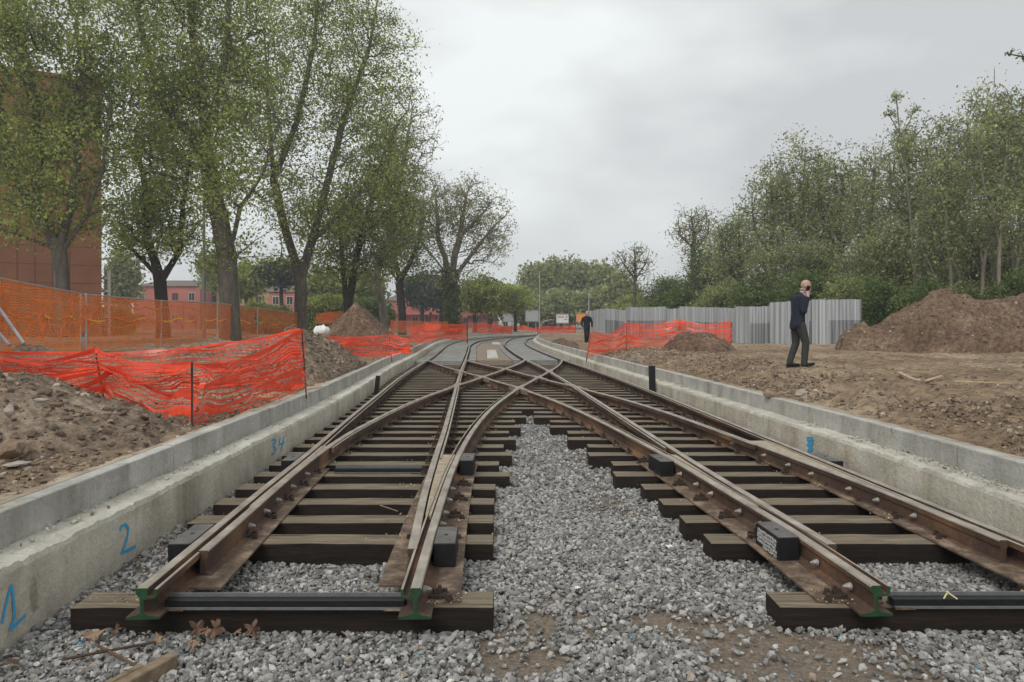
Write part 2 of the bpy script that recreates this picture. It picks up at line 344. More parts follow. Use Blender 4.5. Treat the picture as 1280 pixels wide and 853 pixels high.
# ballast bed
def bedz(x, y):
    z = -.015+.02*fbm(x*.8, y*.8, 31, 3)
    z = z+.035*np.exp(-((x-.9)/.9)**2)*np.clip((7-y)/3, 0, 1)
    slope = np.clip((x+2.45)/-.5, 0, 1)*.05*np.clip((y-4)/2, 0, 1)     # stones heaped against the left wall
    return z+slope+.022*np.exp(-((x-1.5)/.6)**2-((y-4.1)/.5)**2)
xs = np.arange(-4.8, 4.6, .1); yy = np.concatenate([np.arange(-2, 16, .1), np.arange(16, 74, 1.0)])
X, Y = np.meshgrid(xs, yy); Xl = spl(WL, yy)-.1; Xr = spl(WR, yy)+.1
X = Xl[:, None]+(Xr-Xl)[:, None]*np.linspace(0, 1, len(xs))[None, :]
V = np.stack([X, Y, bedz(X, Y)], -1).reshape(-1, 3); a, b = len(yy), len(xs)
i = np.arange(a-1)[:, None]*b+np.arange(b-1)[None, :]
g = link('ballast_bed', mesh_np('ballast_bed', V, np.stack([i, i+1, i+b+1, i+b], -1).reshape(-1, 4), 4, smooth=True), None, [M_bed]); tag(g, kind='structure')
# ---------------------------------------------------------------- stones (uncountable ballast and rubble)
_b = bmesh.new(); bmesh.ops.create_icosphere(_b, subdivisions=1, radius=1)
ICO = np.array([v.co[:] for v in _b.verts]); ICOF = np.array([[v.index for v in f.verts] for f in _b.faces]); _b.free()
def stones(name, P, size, mats, mi=None, flat=.7, seed=1):
    r = np.random.default_rng(seed); n = len(P)
    s = size[:, None]*r.uniform(.6, 1.3, (n, 3)); s[:, 2] *= flat
    V = ICO[None]*(1+r.uniform(-.42, .3, (n, 12, 1)))
    V = V*s[:, None, :]
    a = r.uniform(0, 6.283, n); t = r.uniform(-.7, .7, n); u = r.uniform(-.7, .7, n)
    for ax, an in ((0, t), (1, u), (2, a)):
        c, sn = np.cos(an)[:, None], np.sin(an)[:, None]; i, j = [(1, 2), (0, 2), (0, 1)][ax]
        A = V[:, :, i]*c-V[:, :, j]*sn; B = V[:, :, i]*sn+V[:, :, j]*c; V[:, :, i] = A; V[:, :, j] = B
    V = V+P[:, None, :]
    Fq = ICOF[None]+np.arange(n)[:, None, None]*12
    m_ = None if mi is None else np.repeat(mi, 20)
    return link(name, mesh_np(name, V.reshape(-1, 3), Fq.reshape(-1, 3), 3, m_), None, mats)
def scatter(n, y0, y1, power=1.0):
    y = y0+(y1-y0)*rng.random(n)**power
    xl = spl(WL, y)+.02; xr = spl(WR, y)-.02; x = xl+(xr-xl)*rng.random(n); return x, y
x1, y1_ = scatter(105000, 3.3, 8.2); x2, y2 = scatter(60000, 8.2, 16); x3, y3 = scatter(9000, 16, 32)
x4, y4 = x3[:0], y3[:0]
x = np.concatenate([x1, x2, x3]); y = np.concatenate([y1_, y2, y3])
keep = np.abs(x) < y*.78+.5
patch = .75*fbm(x*1.1+3, y*1.1, 77, 3)+.35*fbm(x*5, y*5, 79, 2)+1.7*np.exp(-((x-1.5)/.75)**2-((y-4.15)/.7)**2)+.5*np.exp(-((x+.1)/.5)**2-((y-4.0)/.2)**2)
keep &= ~((patch > .72) & (rng.random(len(x)) < .6+.33*np.clip(2*(patch-.72), 0, 1)))
x, y = x[keep], y[keep]; sz = (.0095+.019*rng.random(len(x))**1.8)*np.where(y > 16, 1.6, np.where(y > 8.2, 1.15, 1))
z = bedz(x, y)+rng.uniform(.0, .034, len(x))
mi = np.zeros(len(x), int); rr = rng.random(len(x)); near = (y < 4.35)
mi[near & (rr < .0035)] = 1; mi[(rr > .0035) & (rr < .00375)] = 2; mi[(rr > .9994) & (y < 7)] = 3
M_sb = flatm('blue_painted_stone', (.08, .38, .6)); M_so = flatm('orange_painted_stone', (.75, .25, .06)); M_sw = flatm('pale_stone', (.6, .6, .5))
g = stones('ballast_stones', np.stack([x, y, z], 1), sz, [M_stone, M_sb, M_so, M_sw], mi); tag(g, kind='stuff')
# rubble on the earth banks
n = 62000
y = 3.5+26*rng.random(n)**1.6; side = rng.random(n) < .42
s = .43+np.abs(rng.normal(0, 1, n))*np.where(side, 1.9, np.where(rng.random(n) < .8, .85, 4))
x = np.where(side, spl(WL, y)-s, spl(WR, y)+s*1.3)
clump = fbm(x*1.3, y*1.3, 55, 3); k = (clump+rng.random(n)*.9 > .35) & (np.abs(x) < y*.8+.6); x, y = x[k], y[k]
sz = .008+.026*rng.random(len(x))**3+np.where(rng.random(len(x)) < .02, .04*rng.random(len(x)), 0)
g = stones('bank_rubble', np.stack([x, y, gz(x, y)+sz*.1], 1), sz, [M_rubble, M_clod], (rng.random(len(x)) < .72).astype(int), .6, 5); tag(g, kind='stuff')
# ---------------------------------------------------------------- retaining walls
def wall(name, line, side, label, y1):
    t = empty(name, (0, 0, 0)); tag(t, label, 'retaining wall')
    yy = np.concatenate([np.arange(1, 11, .035), np.arange(11, 16, .09), ys(16, y1)])
    def jit(V, yy):
        amp = np.where(yy < 30, 1, .3)[:, None]
        zz = V[:, :, 2]
        rough = fbm(V[:, :, 0]*24, V[:, :, 1]*18, 4, 3)*.011*amp+fbm(V[:, :, 0]*2, V[:, :, 1]*2, 8, 2)*.006*amp
        m_ = np.array([0, .6, 1, 1, 1, 1, .6, 0, 0])[None, :]
        V[:, :, 2] = zz+rough*m_; V[:, :, 0] += side*m_*fbm(V[:, :, 1]*5, V[:, :, 1]*0+3, 6, 3)*.006; return V
    prof = [(0, -.1), (0, .42), (.015, .455), (.09, .462), (.17, .458), (.245, .462), (.265, .455), (.45, .44), (.45, -.1)]
    sweep('footing', line, 1, y1, prof, side, 0, [M_con, M_conr], lambda j: 1 if 1 <= j <= 6 else 0, yy=yy, parent=t, jit=jit)
    yk = np.concatenate([np.arange(1, 16, .3), ys(16, y1)])
    prof = [(.27, .43), (.27, .683), (.276, .69), (.395, .69), (.40, .683), (.40, .3)]
    # upstand, cast in lengths with an open joint between them
    cuts = [1, 4.1, 7.05, 10.1, 13.0, 16, 19, 22, 25, 28, 31, 34.5, 38, 42, 46, 50, 55, 60, 66, 72, 79, 86, y1]
    for a, b in zip(cuts[:-1], cuts[1:]):
        o = sweep('kerb_section', line, a+.006, b-.006, prof, side, random.uniform(-.006, .006), [M_con2], lambda j: 0, yy=np.linspace(a+.006, b-.006, 12), parent=t)
    return t
wl = wall('retaining_wall', WL, -1, 'long pale concrete wall along the left side of the track, numbered in blue paint', 98)
wr = wall('retaining_wall', WR, 1, 'long pale concrete wall along the right side of the track below the dirt bank', 93)
def on_wall(px, py, line=WL):
    Y = 8.0
    for _ in range(30): Y = F*float(spl(line, Y))/(px-640)
    return Vector((float(spl(line, Y)), Y, zt(py, Y)))
def stroke(name, pts, parent, wd=.014, line=WL, side=1):
    P = [on_wall(a, b, line) for a, b in pts]; bm = bmesh.new()
    Q = []
    for i in range(len(P)-1):
        for k in range(4): Q.append(P[i].lerp(P[i+1], k/4))
    Q.append(P[-1])
    prev = None
    for i, p in enumerate(Q):
        d = (Q[min(i+1, len(Q)-1)]-Q[max(i-1, 0)]).normalized(); nrm = d.cross(Vector((1, 0, 0))).normalized()
        wv = wd*random.uniform(.8, 1.15); o_ = Vector((side*.006, 0, 0))
        pr = (bm.verts.new(p+nrm*wv+o_), bm.verts.new(p-nrm*wv+o_))
        if prev: bm.faces.new((prev[0], prev[1], pr[1], pr[0]))
        prev = pr
    me = bpy.data.meshes.new(name); bm.to_mesh(me); bm.free(); return link(name, me, parent, [M_mark])
def marks(name, strokes, **k):
    obs = [stroke(name, s, wl, **k) for s in strokes]
    if len(obs) > 1:
        bm = bmesh.new()
        for o in obs: bm.from_mesh(o.data)
        bm.to_mesh(obs[0].data); bm.free()
        for o in obs[1:]: bpy.data.objects.remove(o)
    return obs[0]
o = marks('painted_number', [[(1.5, 780), (6, 757), (13, 731), (15.5, 745), (17, 772), (11, 788), (18, 782), (31, 769)]], wd=.011); o['label'] = 'blue painted number 1'
o = marks('painted_number', [[(149, 664), (151, 658), (156, 655.5), (160, 661), (159, 668), (156, 680), (151, 691), (159, 688), (169, 683)]], wd=.013); o['label'] = 'blue painted number 2'
o = marks('painted_number', [[(339, 551), (342, 549), (345, 552), (341, 557), (345, 562), (341, 568), (339, 567)]], wd=.014); o['label'] = 'blue painted number 3'
o = marks('painted_number', [[(350, 547), (348.5, 556), (355, 553)], [(354.5, 545), (353, 555), (351, 564)]], wd=.014); o['label'] = 'blue painted number 4'
o = stroke('painted_mark', [(1009, 549), (1016, 549), (1016, 554), (1010, 557), (1016, 560), (1010, 565)], wr, .03, WR, -1)
# ---------------------------------------------------------------- sleepers with their fastenings
ORD = 'first second third fourth fifth sixth seventh eighth ninth tenth eleventh twelfth thirteenth fourteenth fifteenth sixteenth seventeenth eighteenth nineteenth twentieth'.split()
def ordw(n):
    if n <= 20: return ORD[n-1]
    t, u = divmod(n, 10)
    tens = {2: 'twenty', 3: 'thirty', 4: 'forty', 5: 'fifty'}[t]
    return (tens+'-'+ORD[u-1]) if u else {2: 'twentieth', 3: 'thirtieth', 4: 'fortieth'}[t]
def bx(bm, x0, x1, y0, y1, z0, z1, mi=0, top=None):
    v = [bm.verts.new((x, y, z)) for z in (z0, z1) for y in (y0, y1) for x in (x0, x1)]
    fs = []
    for q in ((0, 2, 3, 1), (4, 5, 7, 6), (0, 1, 5, 4), (2, 6, 7, 3), (0, 4, 6, 2), (1, 3, 7, 5)):
        f = bm.faces.new([v[i] for i in q]); f.material_index = mi; fs.append(f)
    if top is not None: fs[1].material_index = top
    return v
def cyl(bm, p, ax, r, h, n=8, mi=0, r2=None):
    ax = Vector(ax).normalized(); M = ax.to_track_quat('Z', 'Y').to_matrix(); p = Vector(p); r2 = r if r2 is None else r2
    a = [bm.verts.new(p+M@Vector((r*math.cos(6.2832*i/n), r*math.sin(6.2832*i/n), 0))) for i in range(n)]
    b = [bm.verts.new(p+M@Vector((r2*math.cos(6.2832*i/n), r2*math.sin(6.2832*i/n), h))) for i in range(n)]
    for i in range(n):
        f = bm.faces.new((a[i], a[(i+1) % n], b[(i+1) % n], b[i])); f.material_index = mi
    for q in (a[::-1], b): f = bm.faces.new(q); f.material_index = mi
def done(name, bm, mats, parent=None, bevel=0):
    if bevel:
        bmesh.ops.bevel(bm, geom=list(bm.edges), offset=bevel, segments=1, affect='EDGES', clamp_overlap=True)
    bm.normal_update(); me = bpy.data.meshes.new(name); bm.to_mesh(me); bm.free(); return link(name, me, parent, mats)
def fast_mesh():
    bm = bmesh.new()                                              # base plate, two clips and their bolts
    bx(bm, -.15, .15, -.07, .07, .002, .014, 0)
    for s_ in (-1, 1):
        bx(bm, s_*.125-.03, s_*.125+.03, -.04, .04, .0145, .034, 1)
        bx(bm, s_*.1-.028, s_*.1+.028, -.025, .025, .0345, .048, 1)
        cyl(bm, (s_*.118, 0, .0485), (0, 0, 1), .02, .018, 6, 1); cyl(bm, (s_*.118, 0, .067), (0, 0, 1), .011, .02, 6, 1)
    bm.normal_update(); me = bpy.data.meshes.new('rail_fastening'); bm.to_mesh(me); bm.free()
    me.materials.append(M_plate); me.materials.append(M_dark); return me
FM = fast_mesh()
lines = {'L1': L1, 'L2': L2, 'CB1': CB1, 'CB2': CB2, 'CA1': CA1, 'R1': R1, 'CA2': CA2, 'R2': R2}
def sleeper(xa, xb, Y, label, group, rails, thick=.2):
    cx = (xa+xb)/2; t = empty('sleeper', (cx, Y, 0), random.uniform(-.008, .008)); tag(t, label, 'sleeper', group)
    bm = bmesh.new(); hw = .128
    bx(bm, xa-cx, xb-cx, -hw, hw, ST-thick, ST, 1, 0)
    # subdivided, slightly worn timber
    bmesh.ops.subdivide_edges(bm, edges=[e for e in bm.edges if abs(e.verts[0].co.x-e.verts[1].co.x) > .5], cuts=max(3, int((xb-xa)*4)))
    for v in bm.verts:
        v.co.y += .004*math.sin(v.co.x*7+Y*9)+random.uniform(-.003, .003); v.co.z += random.uniform(-.003, .003)
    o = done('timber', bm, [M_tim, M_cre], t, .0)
    bv = o.modifiers.new('bevel', 'BEVEL'); bv.width = .007; bv.segments = 2; bv.limit_method = 'ANGLE'; bv.angle_limit = R_(40)
    last = -99
    for rx in sorted(rails):
        if rx-last < .16: continue
        last = rx
        if xa+.06 < rx < xb-.06:
            f = bpy.data.objects.new('rail_fastening', FM); col.objects.link(f); f.parent = t; f.location = (rx-cx, 0, ST)
    return t
rows = [4.56, 5.83]+[6.42+.63*i for i in range(0, 37)]
V_END = 14.9; nl = nr = nf = 0
for i, Y in enumerate(rows):
    xr = {k: float(spl(v, Y)) for k, v in lines.items()}
    wl_x = float(spl(WL, Y))+.04; wr_x = float(spl(WR, Y))-.04
    if Y < V_END:
        nl += 1; a = max(xr['L1']-.5, wl_x); b = max(xr['CB2'], xr['L2'])+.45+(.14 if (i % 2 and Y > 8) else 0)
        if i == 1: a = xr['L1']-.3
        lr = [xr['L1'], xr['CB2']]+([xr['CB1'], xr['L2']] if Y > 8 else [])
        if Y < 5: lr = [xr['CB2']]
        sleeper(a, b, Y, '%s dark timber sleeper from the near end of the left track' % ordw(nl), 'timber sleepers under the left track', lr)
        nr += 1; b = min(xr['R2']+.5, wr_x); a = min(xr['CA1'], xr['R1'])-.5-(.14 if (i % 2 and Y > 8) else 0)
        rr_ = [xr['CA1'], xr['R2']]+([xr['CA2'], xr['R1']] if Y > 8 else [])
        sleeper(a, b, Y-.0, '%s dark timber sleeper from the near end of the right track' % ordw(nr), 'timber sleepers under the right track', rr_)
    elif Y < 29.3:
        nf += 1; a = max(xr['L1']-.5, wl_x); b = min(xr['R2']+.5, wr_x)
        sleeper(a, b, Y, '%s long timber sleeper under the crossing rails, counted from the near side' % ordw(nf), 'long timber sleepers under the crossing', list(xr.values()))
# ---------------------------------------------------------------- rails
PROF = [(-.028, 0), (-.034, -.01), (-.033, -.036), (-.012, -.052), (-.009, -.14), (-.03, -.155), (-.09, -.166), (-.09, -.18), (.1, -.18), (.1, -.166), (.035, -.155), (.01, -.14),
        (.012, -.066), (.06, -.062), (.083, -.05), (.086, -.01), (.082, -.006), (.07, -.006), (.066, -.046), (.05, -.052), (.031, -.046), (.03, -.004), (.027, 0)]
PB = [(-.03, 0), (-.032, -.008), (-.03, -.05), (-.02, -.06), (-.02, -.15), (-.04, -.165), (-.04, -.172), (.06, -.172), (.06, -.165), (.022, -.15), (.02, -.06), (.03, -.05), (.034, -.008), (.03, 0)]
def pm(prof):
    n = len(prof); z = [p[1] for p in prof]
    return lambda j: 0 if (z[j] > -.012 and z[(j+1) % n] > -.012) else 1
def rail(line, y0, y1, side, z, label, prof=PROF, bolts=(), cap=True, bside=1):
    x0 = float(spl(line, y0)); t = sweep('rail', line, y0, y1, prof, side, RT+z, [M_head, M_rust, M_green], pm(prof), caps=2 if cap else 1)
    t.data.transform(Matrix.Translation((-x0, -y0, 0))); t.location = (x0, y0, 0)
    tag(t, label, 'rail', 'steel rails of the crossing')
    t.data.materials[1] = M_rust
    for by in bolts:                                             # bright bolts through the web
        bm = bmesh.new(); d = Vector((bside, 0, 0)); x = float(spl(line, by))
        cyl(bm, (x-x0+bside*.022, by-y0, RT-.095), d, .023, .014, 12, 0); cyl(bm, (x-x0+bside*.036, by-y0, RT-.095), d, .017, .02, 6, 0); cyl(bm, (x-x0+bside*.056, by-y0, RT-.095), d, .009, .016, 8, 0)
        done('bolt', bm, [M_bolt], t)
    return t
rail(L1, 4.25, 98, 1, 0, 'outermost left rail, grooved, with a green painted near end')
rail(CB2, 4.25, 29.6, -1, .0015, 'curved rail forming the right edge of the left track, green painted near end', bolts=(4.5, 5.95, 6.3, 6.75, 7.2), bside=1)
rail(CA1, 4.3, 29.4, 1, -.0015, 'curved rail forming the left edge of the right track, green painted near end', bolts=(4.55, 5.0, 5.95, 6.35, 7.0, 7.4, 7.9), bside=-1)
rail(R2, 4.3, 93, -1, .0005, 'outermost right rail beside the right wall')
rail(CB1, 4.94, 29.9, 1, .003, 'curved inner rail beside the outermost left rail, blunt dark near end', prof=PB, bolts=(5.9, 6.35, 6.75, 7.3, 7.9), cap=False)
rail(L2, 5.0, 97, -1, -.003, 'straight inner rail merging into the right edge of the left track', prof=PB, cap=False)
rail(R1, 5.08, 94, 1, .004, 'straight inner rail merging into the left edge of the right track', prof=PB, cap=False)
rail(CA2, 5.2, 29.6, -1, -.004, 'curved inner rail beside the outermost right rail', prof=PB, cap=False, bolts=(6.2, 6.75, 7.2, 7.9, 8.4, 9.0, 9.9), bside=-1)
# guard lips: a plain second bar on the far sides of the straight inner rails
def bar(line, y0, y1, off_, label, z=-.004):
    ln = [(a, b+off_) for a, b in line]
    t = sweep('guard_rail', ln, y0, y1, [(-.012, 0), (-.012, -.06), (.012, -.06), (.012, 0)], 1, RT+z, [M_head, M_rust], lambda j: 0 if j == 3 else 1)
    tag(t, label, 'guard rail', 'narrow guard rails'); return t
bar(L2, 8.3, 30, .062, 'narrow guard bar along the straight rail of the left track')
bar(R1, 9.0, 30, -.066, 'narrow guard bar along the straight rail of the right track')
bar(CB1, 9.0, 29.4, .062, 'narrow guard bar along the curved rail crossing from the left track')
bar(CA2, 9.2, 29.2, -.062, 'narrow guard bar along the curved rail crossing from the right track')
# cast crossing pieces where rails meet
def cross(la, lb, y0, y1):
    lo, hi = y0, y1
    f = lambda y: float(spl(la, y)-spl(lb, y))
    for _ in range(50):
        mid = (lo+hi)/2
        if f(lo)*f(mid) <= 0: hi = mid
        else: lo = mid
    return lo
crs = [(L2, CB1, 14, 22, 'first crossing, over the straight left rail at the near left'), (L2, CA1, 18, 27, 'crossing on the straight left rail, beyond the first one'),
       (CB2, CA1, 14, 20, 'nearest crossing, at the tip of the gravel wedge'), (CB1, CA1, 17, 24, 'crossing left of centre between the two curved rails'),
       (CB2, CA2, 16, 24, 'crossing right of centre between the two curved rails'), (CB1, CA2, 20, 28, 'farthest crossing in the middle, near the gravel island'),
       (R1, CA2, 13, 22, 'long crossing on the straight right rail at the near right'), (R1, CB2, 19, 27, 'crossing on the straight right rail, beyond the long one')]
M_cast = simple('cast_crossing_steel', (.27, .22, .17), .5, .2, .25, 6)
for la, lb, y0, y1, lab in crs:
    yc = cross(la, lb, y0, y1); xc = float(spl(la, yc)); bm = bmesh.new()
    def arm(line, L, wd):
        P = []
        for k in np.linspace(-L, L, 9):
            x = float(spl(line, yc+k)); d = (float(spl(line, yc+k+.01))-float(spl(line, yc+k-.01)))/.02
            n = Vector((1, -d, 0)).normalized(); w_ = wd*(1-.55*abs(k)/L); P.append((Vector((x-xc, k, 0)), n, w_))
        pts = [p+n*w_ for p, n, w_ in P]+[p-n*w_ for p, n, w_ in P[::-1]]
        return pts
    for q, ln in enumerate((la, lb)):
        pts = arm(ln, .75, .075)
        zt_ = RT+.007+.0025*q
        a = [bm.verts.new((p.x, p.y, zt_)) for p in pts]; b = [bm.verts.new((p.x, p.y, RT-.1)) for p in pts]
        n = len(a)
        for i in range(n): bm.faces.new((a[i], b[i], b[(i+1) % n], a[(i+1) % n]))
        for i in range(n//2-1):
            bm.faces.new((a[i], a[i+1], a[n-2-i], a[n-1-i]))
    bmesh.ops.recalc_face_normals(bm, faces=bm.faces)
    o = done('rail_crossing', bm, [M_cast]); o.location = (xc, yc, 0); tag(o, lab, 'rail crossing', 'cast crossings between the rails')
# base plates of the switch
def plate(line, side, y0, y1, w0, w1, label):
    yy = np.linspace(y0, y1, 14); x = spl(line, yy); x0 = float(x[0]); bm = bmesh.new(); pr = None
    for i, Y in enumerate(yy):
        wd = w0+(w1-w0)*i/13; a = float(x[i])+side*.05; b = float(x[i])+side*wd
        v = [bm.verts.new((p-x0, Y-y0, z)) for p, z in ((a, ST+.0165), (b, ST+.0165), (b, ST+.003), (a, ST+.003))]
        if pr:
            for k in range(4): bm.faces.new((pr[k], pr[(k+1) % 4], v[(k+1) % 4], v[k]))
        else: bm.faces.new(v)
        pr = v
    bm.faces.new(pr[::-1]); bmesh.ops.recalc_face_normals(bm, faces=bm.faces)
    # rivet heads and bolted clips on the plate
    for Y in [r for r in rows if y0 < r < y1]:
        xx = float(spl(line, Y))-x0+side*(w0*.72)
        for dx, dy in ((0, -.05), (-.035, .05)):
            cyl(bm, (xx+dx*side, Y-y0+dy, ST+.017), (0, 0, 1), .024, .012, 8, 1); cyl(bm, (xx+dx*side, Y-y0+dy, ST+.029), (0, 0, 1), .017, .022, 6, 1)
        bx(bm, xx-side*.085-.04, xx-side*.085+.04, Y-y0-.045, Y-y0+.045, ST+.0175, ST+.04, 1)
        cyl(bm, (xx-side*.085, Y-y0, ST+.041), (0, 0, 1), .019, .03, 6, 1)
    o = done('base_plate', bm, [M_plate, M_dark]); o.location = (x0, y0, 0); tag(o, label, 'base plate', 'rusty switch base plates'); return o
plate(L1, 1, 4.72, 8.55, .3, .27, 'long rusty base plate inside the left rail of the left track')
plate(CB2, -1, 4.76, 8.2, .29, .33, 'long rusty base plate inside the right rail of the left track')
plate(CB2, 1, 4.5, 8.9, .25, .2, 'rusty base plate outside the right rail of the left track')
plate(CA1, -1, 4.5, 9.0, .25, .2, 'rusty base plate outside the left rail of the right track')
plate(CA1, 1, 4.9, 8.3, .2, .24, 'short rusty base plate inside the left rail of the right track')
plate(R2, -1, 4.7, 9.2, .3, .28, 'long rusty base plate inside the right rail of the right track')
# tan filler wedges between diverging rails
def filler(la, lb, y0, y1, label):
    yy = np.linspace(y0, y1, 12); bm = bmesh.new(); x0 = float(spl(la, y0)); pr = None
    for Y in yy:
        a = float(spl(la, Y))-x0; b = float(spl(lb, Y))-x0; i_ = .046*np.sign(b-a)
        v = [bm.verts.new((p, Y-y0, z)) for p, z in ((a+i_, RT-.014), (b-i_, RT-.014), (b-i_, RT-.12), (a+i_, RT-.12))]
        if pr:
            for k in range(4): bm.faces.new((pr[k], pr[(k+1) % 4], v[(k+1) % 4], v[k]))
        else: bm.faces.new(v)
        pr = v
    bm.faces.new(pr[::-1]); bmesh.ops.recalc_face_normals(bm, faces=bm.faces)
    o = done('filler_wedge', bm, [M_fill]); o.location = (x0, y0, 0); tag(o, label, 'filler piece', 'tan steel wedges where rails part')
M_fill = simple('dry_tan_steel', (.34, .28, .2), .75, 0, .3, 14)
filler(L1, CB1, 6.2, 9.2, 'tan wedge between the two leftmost rails')
filler(L2, CB2, 5.9, 8.6, 'tan wedge between the merging rails in the middle foreground')
filler(CA1, R1, 6.2, 8.6, 'tan wedge between the merging rails on the left of the right track')
filler(CA2, R2, 6.4, 9.6, 'tan wedge between the two rightmost rails')
# cross bars between the rails
M_dgalv = simple('dull_steel', (.17, .175, .18), .5, .3, .2, 9)
def tiebar(xa, xb, Y, label):
    t = empty('tie_bar', (xa, Y, 0)); tag(t, label, 'tie bar')
    bm = bmesh.new(); bx(bm, 0, xb-xa, -.03, .03, ST+.012, ST+.055, 0); done('bar', bm, [M_black], t, .004)
    bm = bmesh.new(); bx(bm, 0, xb-xa, .034, .042, ST+.004, ST+.075, 0); bx(bm, 0, xb-xa, -.05, -.034, ST+.004, ST+.016, 0); done('cover_strip', bm, [M_dgalv], t)
    for s_ in (.0, xb-xa-.12):
        bm = bmesh.new(); bx(bm, s_, s_+.12, -.055, .06, ST+.0, ST+.0115, 0); done('bracket', bm, [M_plate], t)
tiebar(-2.07, -.64, 4.43, 'black tie bar lying across the front sleeper of the left track')
tiebar(-2.0, -1.02, 8.36, 'second black tie bar farther along the left track')
tiebar(2.28, 3.5, 4.45, 'black tie bar lying across the front sleeper of the right track')
o_ = bmesh.new(); cyl(o_, (0, 0, 0), (.3, 0, .5), .004, .05, 5); cyl(o_, (.015, 0, .043), (.7, -.2, -.5), .004, .07, 5)
o = done('string', o_, [flatm('yellow_string', (.7, .65, .3))]); o.location = (2.57, 4.4, ST+.065); tag(o, 'short pale string tied on the tie bar of the right track', 'string')
# black blocks beside the rails
def block(line, side, Y, label, L=.45, writing=False):
    x = float(spl(line, Y)); d = float(spl(line, Y+L)-spl(line, Y))/L
    t = empty('drain_block', (x, Y, 0), -math.atan(d)); tag(t, label, 'block', 'black blocks bolted beside the rails')
    bm = bmesh.new(); a, b = (.037, .19) if side > 0 else (-.19, -.037)
    bx(bm, a, b, 0, L, ST+.018, RT+.002, 0, 1); done('box', bm, [M_black, M_btop], t, .005)
    bm = bmesh.new(); cyl(bm, ((a+b)/2, L*.5, RT+.0025), (0, 0, 1), .016, .003, 8); done('plug', bm, [M_dark], t)
    if writing:
        bm = bmesh.new(); r = random.Random(3)
        for row in range(5):
            y = .03+r.uniform(0, .02); zz = RT-.026-row*.027
            while y < L-.06-(.1 if row > 3 else 0):
                k = r.randint(0, 3); wd = r.uniform(.012, .02)
                X_ = a-.0025 if side < 0 else b+.0025
                segs = [((0, 0), (0, 1)), ((0, 1), (1, 1)), ((1, 0), (1, 1)), ((0, .5), (1, .5)), ((0, 0), (1, 0))]
                for sg in r.sample(segs, 3):
                    (u0, v0), (u1, v1) = sg; p = (y+u0*wd, zz-.016+v0*.016); q = (y+u1*wd, zz-.016+v1*.016); e = .0022
                    bx(bm, X_-.001, X_+.001, min(p[0], q[0])-e, max(p[0], q[0])+e, min(p[1], q[1])-e, max(p[1], q[1])+e)
                y += wd+.012
        done('chalk_writing', bm, [flatm('white_chalk', (.62, .62, .6))], t)
block(L1, -1, 5.1, 'black block outside the leftmost rail, nearest the camera', .5)
block(CB2, 1, 5.1, 'black block on the right of the left track, nearest the camera', .42)
block(CA1, -1, 5.25, 'black block with white handwritten lettering on the left of the right track', .42, True)
block(L1, -1, 8.15, 'black block outside the leftmost rail, farther away', .5)
block(CB2, 1, 8.15, 'black block on the right of the left track, farther away', .45)
block(CA1, -1, 8.1, 'black block on the left of the right track, farther away', .45)
block(R2, 1, 8.1, 'black block between the rightmost rail and the right wall', .55)
# upright black boards at the walls
for x, Y, z0, h, wd, lean, lab in ((-3.24, 17.6, .12, .46, .1, -.12, 'short leaning black board against the left wall'), (3.27, 17.2, .1, .74, .15, .02, 'upright black board against the right wall')):
    bm = bmesh.new(); bx(bm, -wd/2, wd/2, -.03, .03, 0, h); bx(bm, -wd/2-.012, wd/2+.012, -.036, .036, 0, .05)
    o = done('marker_board', bm, [M_black], None, .004); o.location = (x, Y, z0); o.rotation_euler = (0, -lean, 0); tag(o, lab, 'board')
# loose items on the gravel in front
def leafmesh(s, seed):
    r = random.Random(seed); bm = bmesh.new(); n = 20; c = bm.verts.new((0, 0, .012)); ring = []
    for i in range(n):
        a = 6.283*i/n; k = (1.0, .72, .5, .74)[i % 4]*r.uniform(.75, 1.1)
        ring.append(bm.verts.new((.8*s*k*math.cos(a), .8*s*k*math.sin(a), (.35*math.cos(2*a+seed)*k+r.uniform(-.12, .12))*s)))
    for i in range(n): bm.faces.new((c, ring[i], ring[(i+1) % n]))
    return bm
M_paper = flatm('white_paper', (.62, .62, .55), .8)
M_leafb = simple('dry_brown_leaf', (.12, .068, .048), .8, 0, .4, 25, .002); M_leaft = simple('tan_dry_leaf', (.26, .165, .105), .8, 0, .3, 25, .002)
LV = [(118, 802, .085, 0, 1, 'large tan dead leaf lying on the gravel at the left'), (148, 796, .07, .2, 0, 'dark dead leaf between the large tan leaf and the front sleeper'),
      (247, 779, .075, .9, 0, 'dark brown dead leaf leaning on the front sleeper, leftmost of three'), (270, 782, .085, 1.1, 0, 'brown dead leaf standing upright against the front sleeper, middle one'),
      (316, 784, .07, 1.2, 0, 'brown dead leaf standing against the front sleeper, rightmost of three'), (257, 788, .045, .5, 1, 'small tan leaf curled below the upright brown leaves'),
      (242, 812, .045, .4, 1, 'small tan leaf lying alone on the gravel below the sleeper'), (200, 806, .055, .3, 1, 'tan leaf beside the end of the broken rail piece'), (12, 838, .06, .2, 0, 'dark leaf in the bottom left corner'), (297, 787, .035, .3, 1, 'tiny tan leaf between the upright leaves')]
for i, (px, py, s_, tilt, mt, lab) in enumerate(LV):
    Y = 1.86*F/(py-HZ) if py > 790 else 4.33; o = done('dead_leaf', leafmesh(s_, i), [M_leaft if mt else M_leafb])
    o.location = (at(px, Y), Y, .05 if tilt < .7 else .07); o.rotation_euler = (tilt, random.uniform(-.2, .2), random.uniform(-.5, .5)); tag(o, lab, 'leaf', 'dead leaves on the gravel')
def stick(name, p, q, r, mat, label, cat, n=6, mesh=None):
    bm = bmesh.new(); p = Vector(p); q = Vector(q)
    cyl(bm, (0, 0, 0), q-p, r, (q-p).length, n, 0, r*.85); o = done(name, bm, [mat]); o.location = p; tag(o, label, cat); return o
